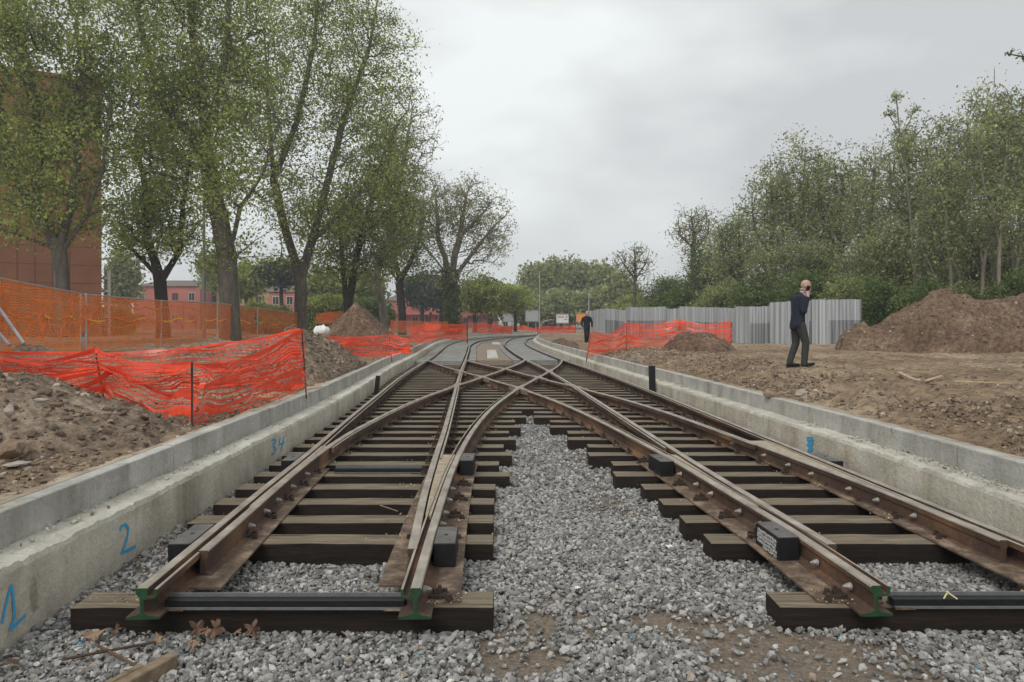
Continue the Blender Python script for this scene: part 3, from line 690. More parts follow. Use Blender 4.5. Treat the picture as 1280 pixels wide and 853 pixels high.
stick('rusty_rod', (-2.33, 4.16, .045), (-1.92, 3.86, .05), .009, M_rust, 'short rusty rod lying on the gravel, pointing at the camera', 'rod')
stick('rusty_rod', (-2.42, 3.98, .05), (-2.02, 4.2, .05), .008, M_rust, 'rusty rod crossing over another at the left', 'rod')
stick('twig', (-1.22, 6.85, ST+.01), (-1.0, 6.45, ST+.06), .006, M_wood2, 'thin bent twig lying on the sleepers of the left track', 'twig')
for px, py, w_, lab in ((837, 690, .05, 'crumpled white paper scrap on the gravel between the tracks'), (722, 742, .035, 'small white paper strip on the gravel in front of the tracks'), (665, 568, .03, 'tiny white scrap on the gravel near the left sleepers')):
    Y = 1.86*F/(py-HZ); bm = bmesh.new(); bmesh.ops.create_grid(bm, x_segments=5, y_segments=4, size=w_/2)
    for v in bm.verts: v.co.z = random.uniform(0, .35)*w_; v.co.x *= 1.3
    o = done('paper_scrap', bm, [M_paper]); o.location = (at(px, Y), Y, .045); o.rotation_euler = (0, 0, random.uniform(0, 3)); tag(o, lab, 'paper scrap')
stick('stick', (-3.3-.35, 8.9, .72), (-3.3-.2, 9.6, .74), .012, M_wood2, 'thin stick lying on the dirt beside the left kerb', 'stick')
# broken piece of grooved timber / rail offcut at the bottom edge
t = empty('timber_offcut', (at(165, 3.75), 3.75, 0)); t.rotation_euler = (0, 0, R_(-20)); tag(t, 'weathered grooved timber offcut at the bottom left edge', 'timber offcut')
bm = bmesh.new(); bx(bm, -.015, .055, -.55, .25, .0, .085); done('beam', bm, [M_wood2], t, .006)
bm = bmesh.new(); bx(bm, -.085, -.045, -.55, .12, .0, .07); done('edge_strip', bm, [M_wood2], t, .004)
bm = bmesh.new(); bx(bm, -.0445, -.0155, -.55, .1, .0, .02); done('groove', bm, [M_dark], t)
# ---------------------------------------------------------------- far slab track
def ribbon(name, la, oa, lb, ob, y0, y1, z, mat, thick=.2):
    yy = ys(y0, y1); a = spl(la, yy)+oa; b = spl(lb, yy)+ob; V = []; fs = []
    for i, Y in enumerate(yy): V += [(a[i], Y, z), (b[i], Y, z), (b[i], Y, z-thick), (a[i], Y, z-thick)]
    for i in range(len(yy)-1):
        for k in range(4): fs.append((i*4+k, i*4+(k+1) % 4, i*4+4+(k+1) % 4, i*4+4+k))
    fs += [(3, 2, 1, 0), tuple(len(V)-4+k for k in range(4))]
    me = bpy.data.meshes.new(name); me.from_pydata(V, [], fs); me.update(); bm = bmesh.new(); bm.from_mesh(me); bmesh.ops.recalc_face_normals(bm, faces=bm.faces); bm.to_mesh(me); bm.free()
    return tag(link(name, me, None, [mat]), kind='structure')
ribbon('track_slab', L1, .12, L2, -.12, 29.8, 96, RT-.06, M_slab)
ribbon('track_slab', R1, .12, R2, -.12, 30.4, 92, RT-.06, M_slab)
ribbon('side_strip', L2, .1, L2, .42, 31, 90, RT-.09, M_slab); ribbon('side_strip', R1, -.4, R1, -.1, 31, 90, RT-.09, M_slab)
ribbon('outer_strip', WL, .02, L1, -.09, 30.2, 94, RT-.1, M_slab); ribbon('outer_strip', R2, .09, WR, -.02, 30.6, 90, RT-.1, M_slab)
ribbon('gravel_island', L2, .43, R1, -.41, 31.6, 88, RT-.13, M_bed)
for px, Y, L, wd, lab in ((615, 37.0, 9, .5, 'pale concrete cover slab on the gravel island, the nearer one'), (620, 54.5, 5, .6, 'pale concrete cover slab on the gravel island, the farther one')):
    bm = bmesh.new(); bx(bm, -wd/2, wd/2, -L/2, L/2, 0, .06); bx(bm, -wd/2+.1, wd/2-.1, -L/2+.1, L/2-.1, .062, .075)
    o = done('cover_slab', bm, [concrete('pale_cover', (.4, .39, .35), (.5, .48, .43), (.55, .54, .5), .2)], None, .01); o.location = (at(px, Y), Y, RT-.126); o.rotation_euler = (0, 0, R_(2)); tag(o, lab, 'cover slab')
# ---------------------------------------------------------------- earth mounds
def mound(px, Y, rx, ry, h, label, mat=M_soil, seed=1, peaks=((0, 0, 1, 1),), n=70, rough=.13, base=None, name='soil_pile'):
    cx = at(px, Y); z0 = float(gz(cx, Y)) if base is None else base
    u = np.linspace(-1.25, 1.25, n); X, Yg = np.meshgrid(u*rx, u*ry)
    Z = np.full(X.shape, -.3)
    for ox, oy, hs, rs in peaks:
        d = np.sqrt(((X-ox)/(rx*rs))**2+((Yg-oy)/(ry*rs))**2)+.16*fbm(X/rx*1.6+seed, Yg/ry*1.6, seed, 3)
        c = h*hs*(1.08*np.clip(1-d, -.35, 1)); Z = np.maximum(Z, c)
    Z = h*1.02*np.tanh(Z/h*1.15)/np.tanh(1.15)
    Z += (Z > 0)*h*.16*fbm(X*.8+seed, Yg*.8, seed+31, 3)
    Z += 1.35*rough*h**.5*(fbm(X*1.6, Yg*1.6, seed+5, 4)+.5*np.abs(fbm(X*5, Yg*5, seed+9, 3)))*.6
    edge = np.maximum(np.abs(u[None, :]), np.abs(u[:, None])); Z = np.where(edge > 1.2, -.3, Z)
    yc = np.clip(Yg+Y, 1, 97); inw = (X+cx > spl(WL, yc)-.43) & (X+cx < spl(WR, np.clip(yc, 1, 92))+.43)
    dw = np.where(X+cx < 0, spl(WL, yc)-.43-(X+cx), (X+cx)-spl(WR, np.clip(yc, 1, 92))-.43)
    Z = np.minimum(Z, .03+np.clip(dw, -.02, 9)*1.1)
    Z = np.where(inw, -.6, Z); X = np.where(inw & (dw > -.6), np.where(X+cx < 0, spl(WL, yc)-.44, spl(WR, np.clip(yc, 1, 92))+.44)-cx, X)
    V = np.stack([X, Yg, Z], -1).reshape(-1, 3); i = np.arange(n-1)[:, None]*n+np.arange(n-1)[None, :]
    o = link(name, mesh_np(name, V, np.stack([i, i+1, i+n+1, i+n], -1).reshape(-1, 4), 4, smooth=True), None, [mat])
    o.location = (cx, Y, z0-.02); tag(o, label, 'soil pile', 'piles of dug soil'); return o, cx, z0, X, Yg, Z
MP = []
MP.append(mound(-60, 7.6, 2.15, 2.6, .66, 'grey brown rubble heap at the left edge in front of the red net', M_soil2, 3, n=150, rough=.12))
MP.append(mound(383, 16.5, 1.15, 3.9, .85, 'grass-free earth pile between the red net and the left wall', M_soil2, 8, n=90))
MP.append(mound(455, 30, 2.4, 3, 1.85, 'tall dark soil cone in front of the left trees', M_soil, 11, n=90))
MP.append(mound(30, 19, 1.8, 1.0, .45, 'low soil heap at the foot of the orange mesh fence, far left', M_soil2, 14))
MP.append(mound(270, 25, 2.3, 1.5, .5, 'low soil heap behind the red net near the middle of the mesh fence', M_soil2, 16))
MP.append(mound(345, 32, 2.6, 1.5, .45, 'low soil heap at the right end of the orange mesh fence', M_soil2, 19))
MP.append(mound(872, 24.5, 1.15, 1.0, .68, 'small dark soil heap in front of the right orange net', M_soil, 23))
MP.append(mound(1222, 24.2, 3.9, 3.0, 1.66, 'large reddish soil mound at the right, two humps', M_soil3, 27, peaks=((-1.25, 0, 1, .75), (1.5, -.1, .93, .8), (0, 0, .8, .95)), n=190, rough=.15))
MP.append(mound(700, 37, .75, 6.5, .42, 'low dark soil ridge along the right wall beyond the net', M_soil, 31, base=.62))
MP.append(mound(775, 22.5, 1.1, 1.7, .22, 'low grey rubble ridge at the foot of the right orange net', M_soil2, 35))
MP.append(mound(518, 33, .9, 4, .4, 'low soil ridge along the left wall beyond the tall cone', M_soil2, 37, base=.6))
MP.append(mound(640, 84, 2.6, 2, .85, 'distant low soil heap before the small dark tree', M_soil, 41, base=.6))
# clods and stones lying on the piles
P = []; S = []
for k, (o, cx, z0, X, Yg, Z) in enumerate(MP):
    cnt = int(900*min(8, X.max()*Yg.max())) if k in (0, 1, 7, 2) else 400
    i = rng.integers(2, X.shape[0]-2, cnt); j = rng.integers(2, X.shape[0]-2, cnt); ok = Z[i, j] > .02
    i, j = i[ok], j[ok]; s_ = .01+.04*rng.random(len(i))**4
    P.append(np.stack([X[i, j]+cx, Yg[i, j]+o.location.y, Z[i, j]+z0-.02+s_*.3], 1)); S.append(s_)
g = stones('pile_clods', np.concatenate(P), np.concatenate(S), [M_rubble, M_clod], (rng.random(len(np.concatenate(S))) < .75).astype(int), .7, 9); tag(g, kind='stuff')
y = 3.5+14*rng.random(2600)**1.3; sd2 = rng.random(2600) < .25; k = (vnoise(y*1.5, y*0, 0, 61)+rng.random(2600) > .75) | (~sd2 & (y < 7.5)); y = y[k]; sd2 = sd2[k]; o_ = rng.uniform(.1, .26, len(y))
x = np.where(sd2, spl(WL, y)-o_, spl(WR, y)+o_); sz = .004+.016*rng.random(len(y))**3
g = stones('ledge_crumbs', np.stack([x, y, .475+sz*.2], 1), sz, [M_conr, M_rubble], (rng.random(len(y)) < .25).astype(int), .7, 15); tag(g, kind='stuff')
for nm_, ln_, sg_ in (('cement_spill', WL, -1), ('cement_spill', WR, 1)):
    yy = np.arange(2, 18, .07); x = spl(ln_, yy); w1 = .52+.1*fbm(yy*1.1, yy*0, 71+sg_, 4); V = []; Fq = []
    for q, Y in enumerate(yy):
        V += [(x[q]+sg_*.395, Y, .688), (x[q]+sg_*.46, Y, .686), (x[q]+sg_*max(.47, w1[q]), Y, .672+.006*math.sin(Y*9)), (x[q]+sg_*(max(.47, w1[q])+.03), Y, .6)]
        if q: o = q*4; Fq += [(o-4+k, o-3+k, o+1+k, o+k) for k in range(3)]
    tag(link(nm_, mesh_np(nm_, np.array(V), Fq, 4), None, [M_spill]), kind='structure')
# dry debris on plates and sleepers
n = 16000; y = 4.3+9*rng.random(n)**1.3; kk = rng.integers(0, 8, n); LL = [L1, L2, CB1, CB2, CA1, R1, CA2, R2]; x = np.zeros(n)
for q in range(8): x = np.where(kk == q, spl(LL[q], y), x)
x = x+rng.normal(0, .17, n); rw = np.array(rows); dn = np.abs(y[:, None]-rw[None]).min(1)
onpl = np.zeros(n, bool); k = (dn < .12) & (vnoise(x*3, y*3, 0, 91) > -.1)
x, y = x[k], y[k]; sz = .003+.009*rng.random(len(x))**2
g = stones('dry_debris', np.stack([x, y, ST+.018+sz*.2+0*x], 1), sz, [M_debris], None, .5, 19); tag(g, kind='stuff')
# single rocks one can point at
def rock(px, py, Y, s_, label, mat, flat=.6, sx=1.2, seed=0, name='rock'):
    bm = bmesh.new(); bmesh.ops.create_icosphere(bm, subdivisions=2, radius=1); r = random.Random(seed)
    pl = [Vector((r.uniform(-1, 1), r.uniform(-1, 1), r.uniform(-.6, 1))).normalized() for _ in range(9)]
    for v in bm.verts:
        for n_ in pl:
            dd = v.co.dot(n_)-.72
            if dd > 0: v.co -= n_*dd
        v.co = Vector((v.co.x*sx*s_, v.co.y*s_, v.co.z*flat*s_))
    o = done(name, bm, [mat]); o.location = (at(px, Y), Y, zt(py, Y)); o.rotation_euler = (r.uniform(-.2, .2), r.uniform(-.3, .3), r.uniform(0, 3)); tag(o, label, 'rock'); return o
M_rk = simple('pale_rock', (.34, .3, .26), .9, 0, .25, 9, .01); M_rk2 = simple('brown_rock', (.24, .17, .12), .9, 0, .3, 9, .01)
rock(14, 561, 6.2, .13, 'pinkish brown rock at the foot of the rubble heap on the left', M_rk2, .7, 1.2, 1)
rock(12, 514, 6.6, .055, 'small white pointed stone on the left rubble heap', M_rk, 1.2, .8, 2)
rock(22, 580, 5.9, .1, 'flat grey slab below the pinkish rock on the left', M_rk, .25, 1.4, 3)
rock(52, 500, 7.0, .05, 'small white flat stone high on the left rubble heap', M_rk, .4, 1.5, 4)
rock(185, 533, 8.2, .1, 'grey rock at the right foot of the left rubble heap', M_rk2, .6, 1.3, 5)
rock(1003, 491, 11.5, .11, 'pale stone on the right bank below the walking man', M_rk, .5, 1.3, 6)
rock(1065, 497, 11.2, .15, 'flat pale slab on the right bank', M_rk, .3, 1.5, 7)
rock(965, 494, 11.6, .12, 'brown rock on the right bank left of the pale stone', M_rk2, .6, 1.3, 8)
rock(1160, 535, 8.7, .14, 'brown boulder on the right bank near the wall', M_rk2, .5, 1.4, 9)
rock(1215, 543, 8.3, .1, 'tan rock on the right bank, close to the frame edge', M_rk, .6, 1.2, 10)
rock(1085, 525, 9.1, .1, 'dark flat rock just above the right wall', M_rk2, .4, 1.5, 11)
rock(302, 575-40, 7.6, .0001, '', M_rk) if False else None
rock(1200, 505, 10.2, .12, 'pale broken slab on the dirt right of the bank', M_rk, .35, 1.3, 12)
# boards on the dirt
for i, (p, q, wd, lab) in enumerate((((1150, 478), (1186, 470), .07, 'long pale board on the dirt, the left one of the pile'), ((1165, 476), (1216, 472), .06, 'pale board pointing right on the dirt'), ((1158, 481), (1192, 485), .05, 'short pale board in front of the pile'))):
    Y = 11.2+.25*i; a = Vector((at(p[0], Y), F*.93/(p[1]-HZ), 0)); b = Vector((at(q[0], Y), F*.93/(q[1]-HZ), 0))
    d = b-a; bm = bmesh.new(); bx(bm, 0, d.length, -wd/2, wd/2, 0, .022); o = done('board', bm, [M_wood], None, .003)
    o.location = (a.x, a.y, float(gz(a.x, a.y))+.03+.02*i); o.rotation_euler = (0, R_(-1.5), math.atan2(d.y, d.x)); tag(o, lab, 'board', 'boards lying on the dirt')
bm = bmesh.new(); bx(bm, -.14, .14, -.05, .05, 0, .02); o = done('board', bm, [M_wood], None, .003); o.location = (at(392, 12.3), 12.3, float(gz(at(392, 12.3), 12.3))+.1); o.rotation_euler = (.1, -.15, .4); tag(o, 'small pale board beside the red net end on the left', 'board')
# ---------------------------------------------------------------- nets
def net(name, top, bot, label, mat=M_net, posts=(), group='orange safety nets', fold=.05, seed=1, cols=None, cat='safety net', sag=0.06, band=True, rod=.012):
    """top/bot: world points, same count. A hanging sheet with folds; posts: indices carrying a rod"""
    c0 = Vector(bot[0]); t = empty(name, c0); tag(t, label, cat, group)
    top = [Vector(p) for p in top]; bot = [Vector(p) for p in bot]
    seg = []; U = 0; rowsn = 16
    pts = []
    for i in range(len(top)-1):
        L = (top[i+1]-top[i]).length; n = max(6, int(L/.12)) if cols is None else cols
        for k in range(n+(1 if i == len(top)-2 else 0)):
            f = k/n; sg = 4*f*(1-f)*sag
            a = top[i].lerp(top[i+1], f)+Vector((0, 0, -sg*L*.25)); b = bot[i].lerp(bot[i+1], f)
            pts.append((a, b, U+L*f))
        U += L
    V = []; UV = []
    for a, b, u in pts:
        n_ = Vector((b.y-a.y+.3, .5, 0)).normalized()
        for r in range(rowsn+1):
            f = r/rowsn; p = a.lerp(b, f)
            e = fold*math.sin(math.pi*min(1, f*1.0+.05))*float(fbm(np.array(u*1.3+f*.8), np.array(f*2.2+seed), seed, 3))*1.6
            g2 = fold*.3*float(vnoise(np.array(u*5), np.array(f*1.5), 0, seed+3))
            p = p+Vector((0, 1, 0))*(e+g2)+Vector((0, 0, 1))*(.5*fold*float(vnoise(np.array(u*2.), np.array(f*4+5.), 0, seed+8)))*(0 if r == 0 else 1)
            V.append(tuple(p-c0)); UV.append((u, f*max(.9, (a-b).length)))
    nc = len(pts); k = rowsn+1
    i = np.arange(nc-1)[:, None]*k+np.arange(rowsn)[None, :]
    Q = np.stack([i, i+1, i+k+1, i+k], -1).reshape(-1, 4)
    me = mesh_np('mesh_sheet', np.array(V), Q, 4, smooth=True)
    uvl = me.uv_layers.new(name='UVMap'); uv = np.array(UV)[Q.ravel()]; uvl.data.foreach_set('uv', uv.ravel().astype(np.float32))
    link('mesh_sheet', me, t, [mat])
    if band:                                                    # bunched strands along the top and across the sheet
        r_ = random.Random(seed)
        for f0, f1, wd in [(0, .0, .014), (.12, .2, .009), (r_.uniform(.3, .45), r_.uniform(.35, .6), .026), (.6, .45, .012), (.78, .88, .024)]:
            bv = []; bf = []
            for q, (a, b, u) in enumerate(pts):
                f = f0+(f1-f0)*q/len(pts)+.09*math.sin(u*1.7+seed+f0*9); f = max(0, min(1, f)); rr = int(f*rowsn)
                p = Vector(V[q*k+rr]); nx = Vector(V[q*k+min(rowsn, rr+1)]); p = p.lerp(nx, f*rowsn-rr)+Vector((0, -.012, 0))
                h = wd*(1+.7*math.sin(u*3+seed)); bv += [(p.x, p.y, p.z+h), (p.x, p.y, p.z-h)]
                if q: bf.append((q*2-2, q*2-1, q*2+1, q*2))
            m_ = bpy.data.meshes.new('bunched_band'); m_.from_pydata(bv, [], bf); m_.update(); link('bunched_band', m_, t, [M_netb])
    for q in posts:
        a, b = top[q], bot[q]; bm = bmesh.new(); cyl(bm, b-c0-Vector((0, 0, .15)), a-b, rod, (a-b).length+.18, 6); done('rod', bm, [M_rod], t)
    return t
def NP(l): return [W(*p) for p in l]
# foreground net, three runs
net('safety_net', NP([(-60, 440, 8.2), (60, 452, 8.8), (121, 436, 9.9), (165, 452, 9.4), (240, 456, 8.6)]), NP([(-60, 500, 8.2), (60, 512, 8.8), (133, 505, 9.9), (175, 520, 9.2), (240, 532, 8.5)]),
    'front left run of the red orange net behind the rubble heap', posts=(2, 4), seed=2, fold=.2)
net('safety_net', NP([(240, 456, 8.6), (290, 452, 9.8), (340, 432, 11), (378, 412, 12.1)]), NP([(240, 532, 8.5), (290, 520, 9.5), (335, 505, 10.8), (383, 487, 12)]),
    'right run of the red orange net beside the left wall, pulled up at its end', posts=(3,), seed=5, fold=.22)
net('safety_net', NP([(-70, 433, 11.5), (60, 441, 12.4), (180, 438, 12.9), (290, 428, 13), (376, 411, 12.4)]), NP([(-70, 500, 11.5), (60, 503, 12.3), (180, 500, 12.8), (290, 494, 12.9), (381, 486, 12.3)]),
    'rear run of the red net, with its top edge rising to the tall end rod', posts=(), seed=9, fold=.14)
net('safety_net', NP([(410, 421, 19.5), (440, 421, 20), (487, 418, 21), (512, 425, 20.5)]), NP([(415, 445, 19.5), (450, 447, 20), (490, 446, 20.5), (515, 444, 20.3)]), 'small orange net sagging between the left soil piles', posts=(2,), seed=12, fold=.1)
net('safety_net', NP([(512, 408, 34), (530, 404, 38), (552, 406, 38), (584, 404, 40)]), NP([(512, 428, 31), (530, 430, 34), (552, 424, 38), (584, 426, 40)]), 'orange net ending in a bright red edge by the left bend', M_netf, posts=(3,), seed=15, rod=.03)
net('safety_net', NP([(590, 404, 75), (610, 405, 76), (626, 407, 76), (640, 409, 74)]), NP([(590, 416, 75), (610, 418, 76), (626, 417, 76), (640, 418, 74)]), 'far orange net at the bend, left of the small dark tree', M_netf, seed=18, rod=.03)
net('safety_net', NP([(640, 407, 98), (655, 407, 100), (672, 411, 96)]), NP([(640, 413, 98), (655, 413, 100), (672, 416, 96)]), 'far low orange net behind the dark tree trunk', M_netf, seed=19, rod=.03)
net('safety_net', NP([(672, 408, 78), (690, 408, 78), (705, 408, 79), (719, 406, 80)]), NP([(672, 419, 78), (690, 419, 78), (705, 418, 79), (719, 417, 80)]), 'far orange net right of the track bend', M_netf, posts=(0, 3), seed=21, rod=.03)
net('safety_net', NP([(738, 415, 25.5), (762, 417, 27), (783, 404, 28), (815, 405, 28.5), (850, 399, 28.5), (880, 406, 28), (914, 402, 27.5)]), NP([(733, 446, 23.5), (762, 440, 25.8), (783, 437, 27), (815, 435, 28), (850, 436, 28), (880, 437, 27.5), (913, 438, 26.5)]),
    'long orange net in front of the sheet metal fence', posts=(0, 2, 4, 6), seed=24, fold=.14, mat=netmat('bright_orange_net', (.95, .11, .035), .1, .06, .2, .36), rod=.02)
net('safety_net', NP([(395, 392, 60), (425, 389, 60), (452, 389, 62)]), NP([(395, 405, 60), (425, 405, 60), (452, 404, 62)]), 'faded orange net between the dark trunk and the tall soil cone', M_neto, seed=30, rod=.03, group='faded orange nets')
net('safety_net', NP([(488, 400, 58), (520, 401, 62), (560, 402, 64)]), NP([(488, 417, 58), (520, 416, 60), (560, 414, 62)]), 'faded orange net behind the bright red net at the bend', M_neto, seed=33, rod=.03, group='faded orange nets')
# mesh fence on steel frames
FP = [(-75, 333, 14.5, 470), (0, 348, 18, 455), (105, 368, 25, 441), (202, 376, 32.5, 432), (272, 379, 38, 428), (322, 385, 43, 427), (374, 392, 50, 425)]
t = empty('mesh_fence', W(105, 445, 25)); tag(t, 'tall fence of steel frames hung with faded orange mesh at the left', 'fence')
t0 = t.location
for i in range(len(FP)-1):
    a, b = FP[i], FP[i+1]; n = net('tmp', NP([(a[0], a[1], a[2]), (b[0], b[1], b[2])]), NP([(a[0], a[3], a[2]), (b[0], b[3], b[2])]), 'x', M_neto, seed=40+i, fold=.3, sag=0.0, band=False)
    ch = n.children[0]; ch.name = 'mesh_panel'; ch.data.transform(Matrix.Translation(n.location-t0)); ch.parent = t; bpy.data.objects.remove(n)
    pa, pb = Vector(W(a[0], a[1], a[2]))-t0, Vector(W(b[0], b[1], b[2]))-t0
    bm = bmesh.new(); cyl(bm, pa, pb-pa, .022, (pb-pa).length, 6); done('top_tube', bm, [M_galv], t)
    mid = Vector((0, 0, -.85)); bm = bmesh.new(); n_ = 24
    vv = []
    for q in range(n_+1):
        p = pa.lerp(pb, q/n_)+mid+Vector((0, -.06, .07*math.sin(q*.7+i))); vv.append((bm.verts.new(p+Vector((0, 0, .025))), bm.verts.new(p-Vector((0, 0, .025)))))
        if q: bm.faces.new((vv[-2][0], vv[-2][1], vv[-1][1], vv[-1][0]))
    done('warning_tape', bm, [M_tape], t)
for i, (px, py, Y, pb_) in enumerate(FP):
    if i > 0:
        for dx in ((-.09, .09) if i == 2 else (0,)):
            bm = bmesh.new(); p = Vector(W(px, pb_+6, Y))-t0+Vector((dx, -.03, 0)); cyl(bm, p, (0, 0, 1), .035, zt(py-1, Y)-zt(pb_+6, Y), 8); done('post', bm, [M_galv], t)
for a, b in (((-5, 380, 17.6), (30, 430, 17)), ((-20, 395, 17.4), (12, 432, 17))):
    bm = bmesh.new(); p, q = Vector(W(*a))-t0, Vector(W(*b))-t0; cyl(bm, p, q-p, .04, (q-p).length, 8); done('brace', bm, [M_galv], t)
# ---------------------------------------------------------------- corrugated sheet fence on the right
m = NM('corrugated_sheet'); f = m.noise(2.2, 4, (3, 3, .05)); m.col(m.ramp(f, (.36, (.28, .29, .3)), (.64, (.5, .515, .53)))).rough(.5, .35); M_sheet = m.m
m = NM('corrugated_sheet_dark'); f = m.noise(2.2, 4, (3, 3, .05)); m.col(m.ramp(f, (.38, (.12, .125, .13)), (.62, (.36, .37, .38)))).rough(.6, .35); M_sheetd = m.m  # darker tone for the lower part of some sheets
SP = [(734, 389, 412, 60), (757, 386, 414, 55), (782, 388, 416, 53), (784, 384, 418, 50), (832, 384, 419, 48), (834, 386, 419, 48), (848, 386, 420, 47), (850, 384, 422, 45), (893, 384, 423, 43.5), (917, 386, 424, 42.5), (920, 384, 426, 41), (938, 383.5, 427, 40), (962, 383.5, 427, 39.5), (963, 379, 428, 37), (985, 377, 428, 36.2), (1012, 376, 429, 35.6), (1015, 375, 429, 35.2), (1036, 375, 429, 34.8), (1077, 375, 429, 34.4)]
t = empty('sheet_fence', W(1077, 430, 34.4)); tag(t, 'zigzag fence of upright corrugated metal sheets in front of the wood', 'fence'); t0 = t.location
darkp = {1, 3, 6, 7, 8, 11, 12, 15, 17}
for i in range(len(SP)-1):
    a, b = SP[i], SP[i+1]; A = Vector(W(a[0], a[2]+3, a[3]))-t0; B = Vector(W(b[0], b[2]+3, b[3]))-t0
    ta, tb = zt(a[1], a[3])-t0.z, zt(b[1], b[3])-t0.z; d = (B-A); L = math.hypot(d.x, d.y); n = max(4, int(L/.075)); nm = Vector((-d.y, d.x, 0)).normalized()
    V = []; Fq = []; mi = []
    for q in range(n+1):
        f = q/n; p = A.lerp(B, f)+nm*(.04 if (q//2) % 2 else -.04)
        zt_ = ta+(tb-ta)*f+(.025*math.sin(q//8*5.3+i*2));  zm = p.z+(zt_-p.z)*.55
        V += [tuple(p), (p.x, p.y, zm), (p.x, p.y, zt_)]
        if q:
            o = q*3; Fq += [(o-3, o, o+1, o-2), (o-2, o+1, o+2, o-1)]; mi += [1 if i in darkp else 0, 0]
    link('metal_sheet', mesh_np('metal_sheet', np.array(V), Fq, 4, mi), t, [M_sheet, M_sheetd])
# ---------------------------------------------------------------- trees
def tube_net(P, par, rad, sides):
    """tapered tubes along parent links"""
    idx = np.where(par >= 0)[0]; a = P[par[idx]]; b = P[idx]; ra = np.minimum(rad[par[idx]], rad[idx]*1.5); rb = rad[idx]
    d = b-a; L = np.linalg.norm(d, axis=1, keepdims=True)+1e-9; d = d/L
    up = np.where(np.abs(d[:, 2:3]) > .9, np.array([[1., 0, 0]]), np.array([[0, 0, 1.]]))
    u = np.cross(d, up); u /= np.linalg.norm(u, axis=1, keepdims=True)+1e-9; v = np.cross(d, u)
    an = np.arange(sides)*2*np.pi/sides; c, s = np.cos(an), np.sin(an)
    ring = u[:, None, :]*c[None, :, None]+v[:, None, :]*s[None, :, None]
    A = a[:, None]+ring*ra[:, None, None]-d[:, None]*ra[:, None, None]*.3; B = b[:, None]+ring*rb[:, None, None]
    V = np.concatenate([A, B], 1).reshape(-1, 3); o = np.arange(len(idx))[:, None]*2*sides; k = np.arange(sides)[None, :]; k2 = (k+1) % sides
    return V, np.stack([o+k, o+k2, o+sides+k2, o+sides+k], -1).reshape(-1, 4)
def grow(trunks, ells, n, seed, bf=.35, tip=.012, exp=2.2, trunk_r=.4, shell=.5):
    """trunks: polylines of (x,y,z); ells: (cx,cy,cz,rx,ry,rz,weight). returns P, parent, radius"""
    r = np.random.default_rng(seed); P = []; par = []; main = []
    for tr in trunks:
        tr = [np.array(p, float) for p in tr]
        if P:                                                   # limb starts at nearest existing node
            D = np.linalg.norm(np.array(P)-tr[0], axis=1); last = int(D.argmin())
            if D[last] < 1e-6: tr = tr[1:]
        else: P.append(tr[0]); par.append(-1); last = 0; tr = tr[1:]
        for q in tr:
            a = P[last]; L = np.linalg.norm(q-a); m_ = max(1, int(L/.9))
            for k in range(1, m_+1):
                p = a+(q-a)*k/m_+r.normal(0, .03*min(1, L), 3)*(k < m_); P.append(p); par.append(last); last = len(P)-1; main.append(last)
    nm = len(P)
    w_ = np.array([e[6]*e[3]*e[4]*e[5] for e in ells]); w_ = w_/w_.sum(); pts = []
    for e, cnt in zip(ells, r.multinomial(n, w_)):
        d = r.normal(size=(cnt, 3)); d /= np.linalg.norm(d, axis=1, keepdims=True); rad = r.random((cnt, 1))**shell
        rad *= 1+.16*r.normal(size=(cnt, 1))
        pts.append(np.array(e[:3])+d*rad*np.array(e[3:6]))
    pts = np.concatenate(pts)
    # clumping: pull towards random clump centres
    cc = pts[r.integers(0, len(pts), max(6, n//18))]; 
    j = np.array([np.argmin(((cc-p)**2).sum(1)) for p in pts]); pts = pts+(cc[j]-pts)*r.uniform(.1, .45, (len(pts), 1))
    zmin = P[0][2]+.5; pts[:, 2] = np.maximum(pts[:, 2], zmin)
    P = np.array(P); pl = np.zeros(len(P))
    for i in range(1, len(P)): pl[i] = pl[par[i]]+np.linalg.norm(P[i]-P[par[i]])
    start = P[:nm]; D = np.array([np.sqrt(((start-p)**2).sum(1)).min() for p in pts]); order = np.argsort(D)
    cap = nm+len(pts)*3; A = np.zeros((cap, 3)); A[:nm] = P; PL = np.zeros(cap); PL[:nm] = pl; c = nm; ok0 = 2
    for o_ in order:
        p = pts[o_]; dv = p-A[ok0:c]; dd = np.sqrt((dv**2).sum(1)); cost = dd+bf*PL[ok0:c]*.35+np.where(dv[:, 2] < 0, -dv[:, 2]*.6, 0); j = int(cost.argmin())+ok0; d_ = float(dd[j-ok0])
        if d_ < .08: continue
        k = 2 if d_ > .9 else 1
        last = j; a = A[j].copy()
        for s_ in range(1, k+1):
            f = s_/k; q = a+(p-a)*f
            if s_ < k: q = q+np.array([0, 0, -.06*d_])+r.normal(0, .05*d_, 3)
            if c >= cap: break
            A[c] = q; PL[c] = PL[last]+d_/k; par.append(last); last = c; c += 1
    P = A[:c]; par = np.array(par); rad = np.zeros(c); nch = np.bincount(par[par >= 0], minlength=c)
    acc = np.zeros(c)
    for i in range(c-1, -1, -1):
        if nch[i] == 0: acc[i] = tip**exp
        if par[i] >= 0: acc[par[i]] += acc[i]
    rad = acc**(1/exp); sc_ = trunk_r/rad[0]
    # stretch radii so that the trunk has its size while twigs stay thin
    g_ = math.log(trunk_r/tip)/math.log(max(rad[0]/tip, 1.01)); rad = tip*(rad/tip)**g_
    rad[0] *= 1.18
    return P, par, rad, nch
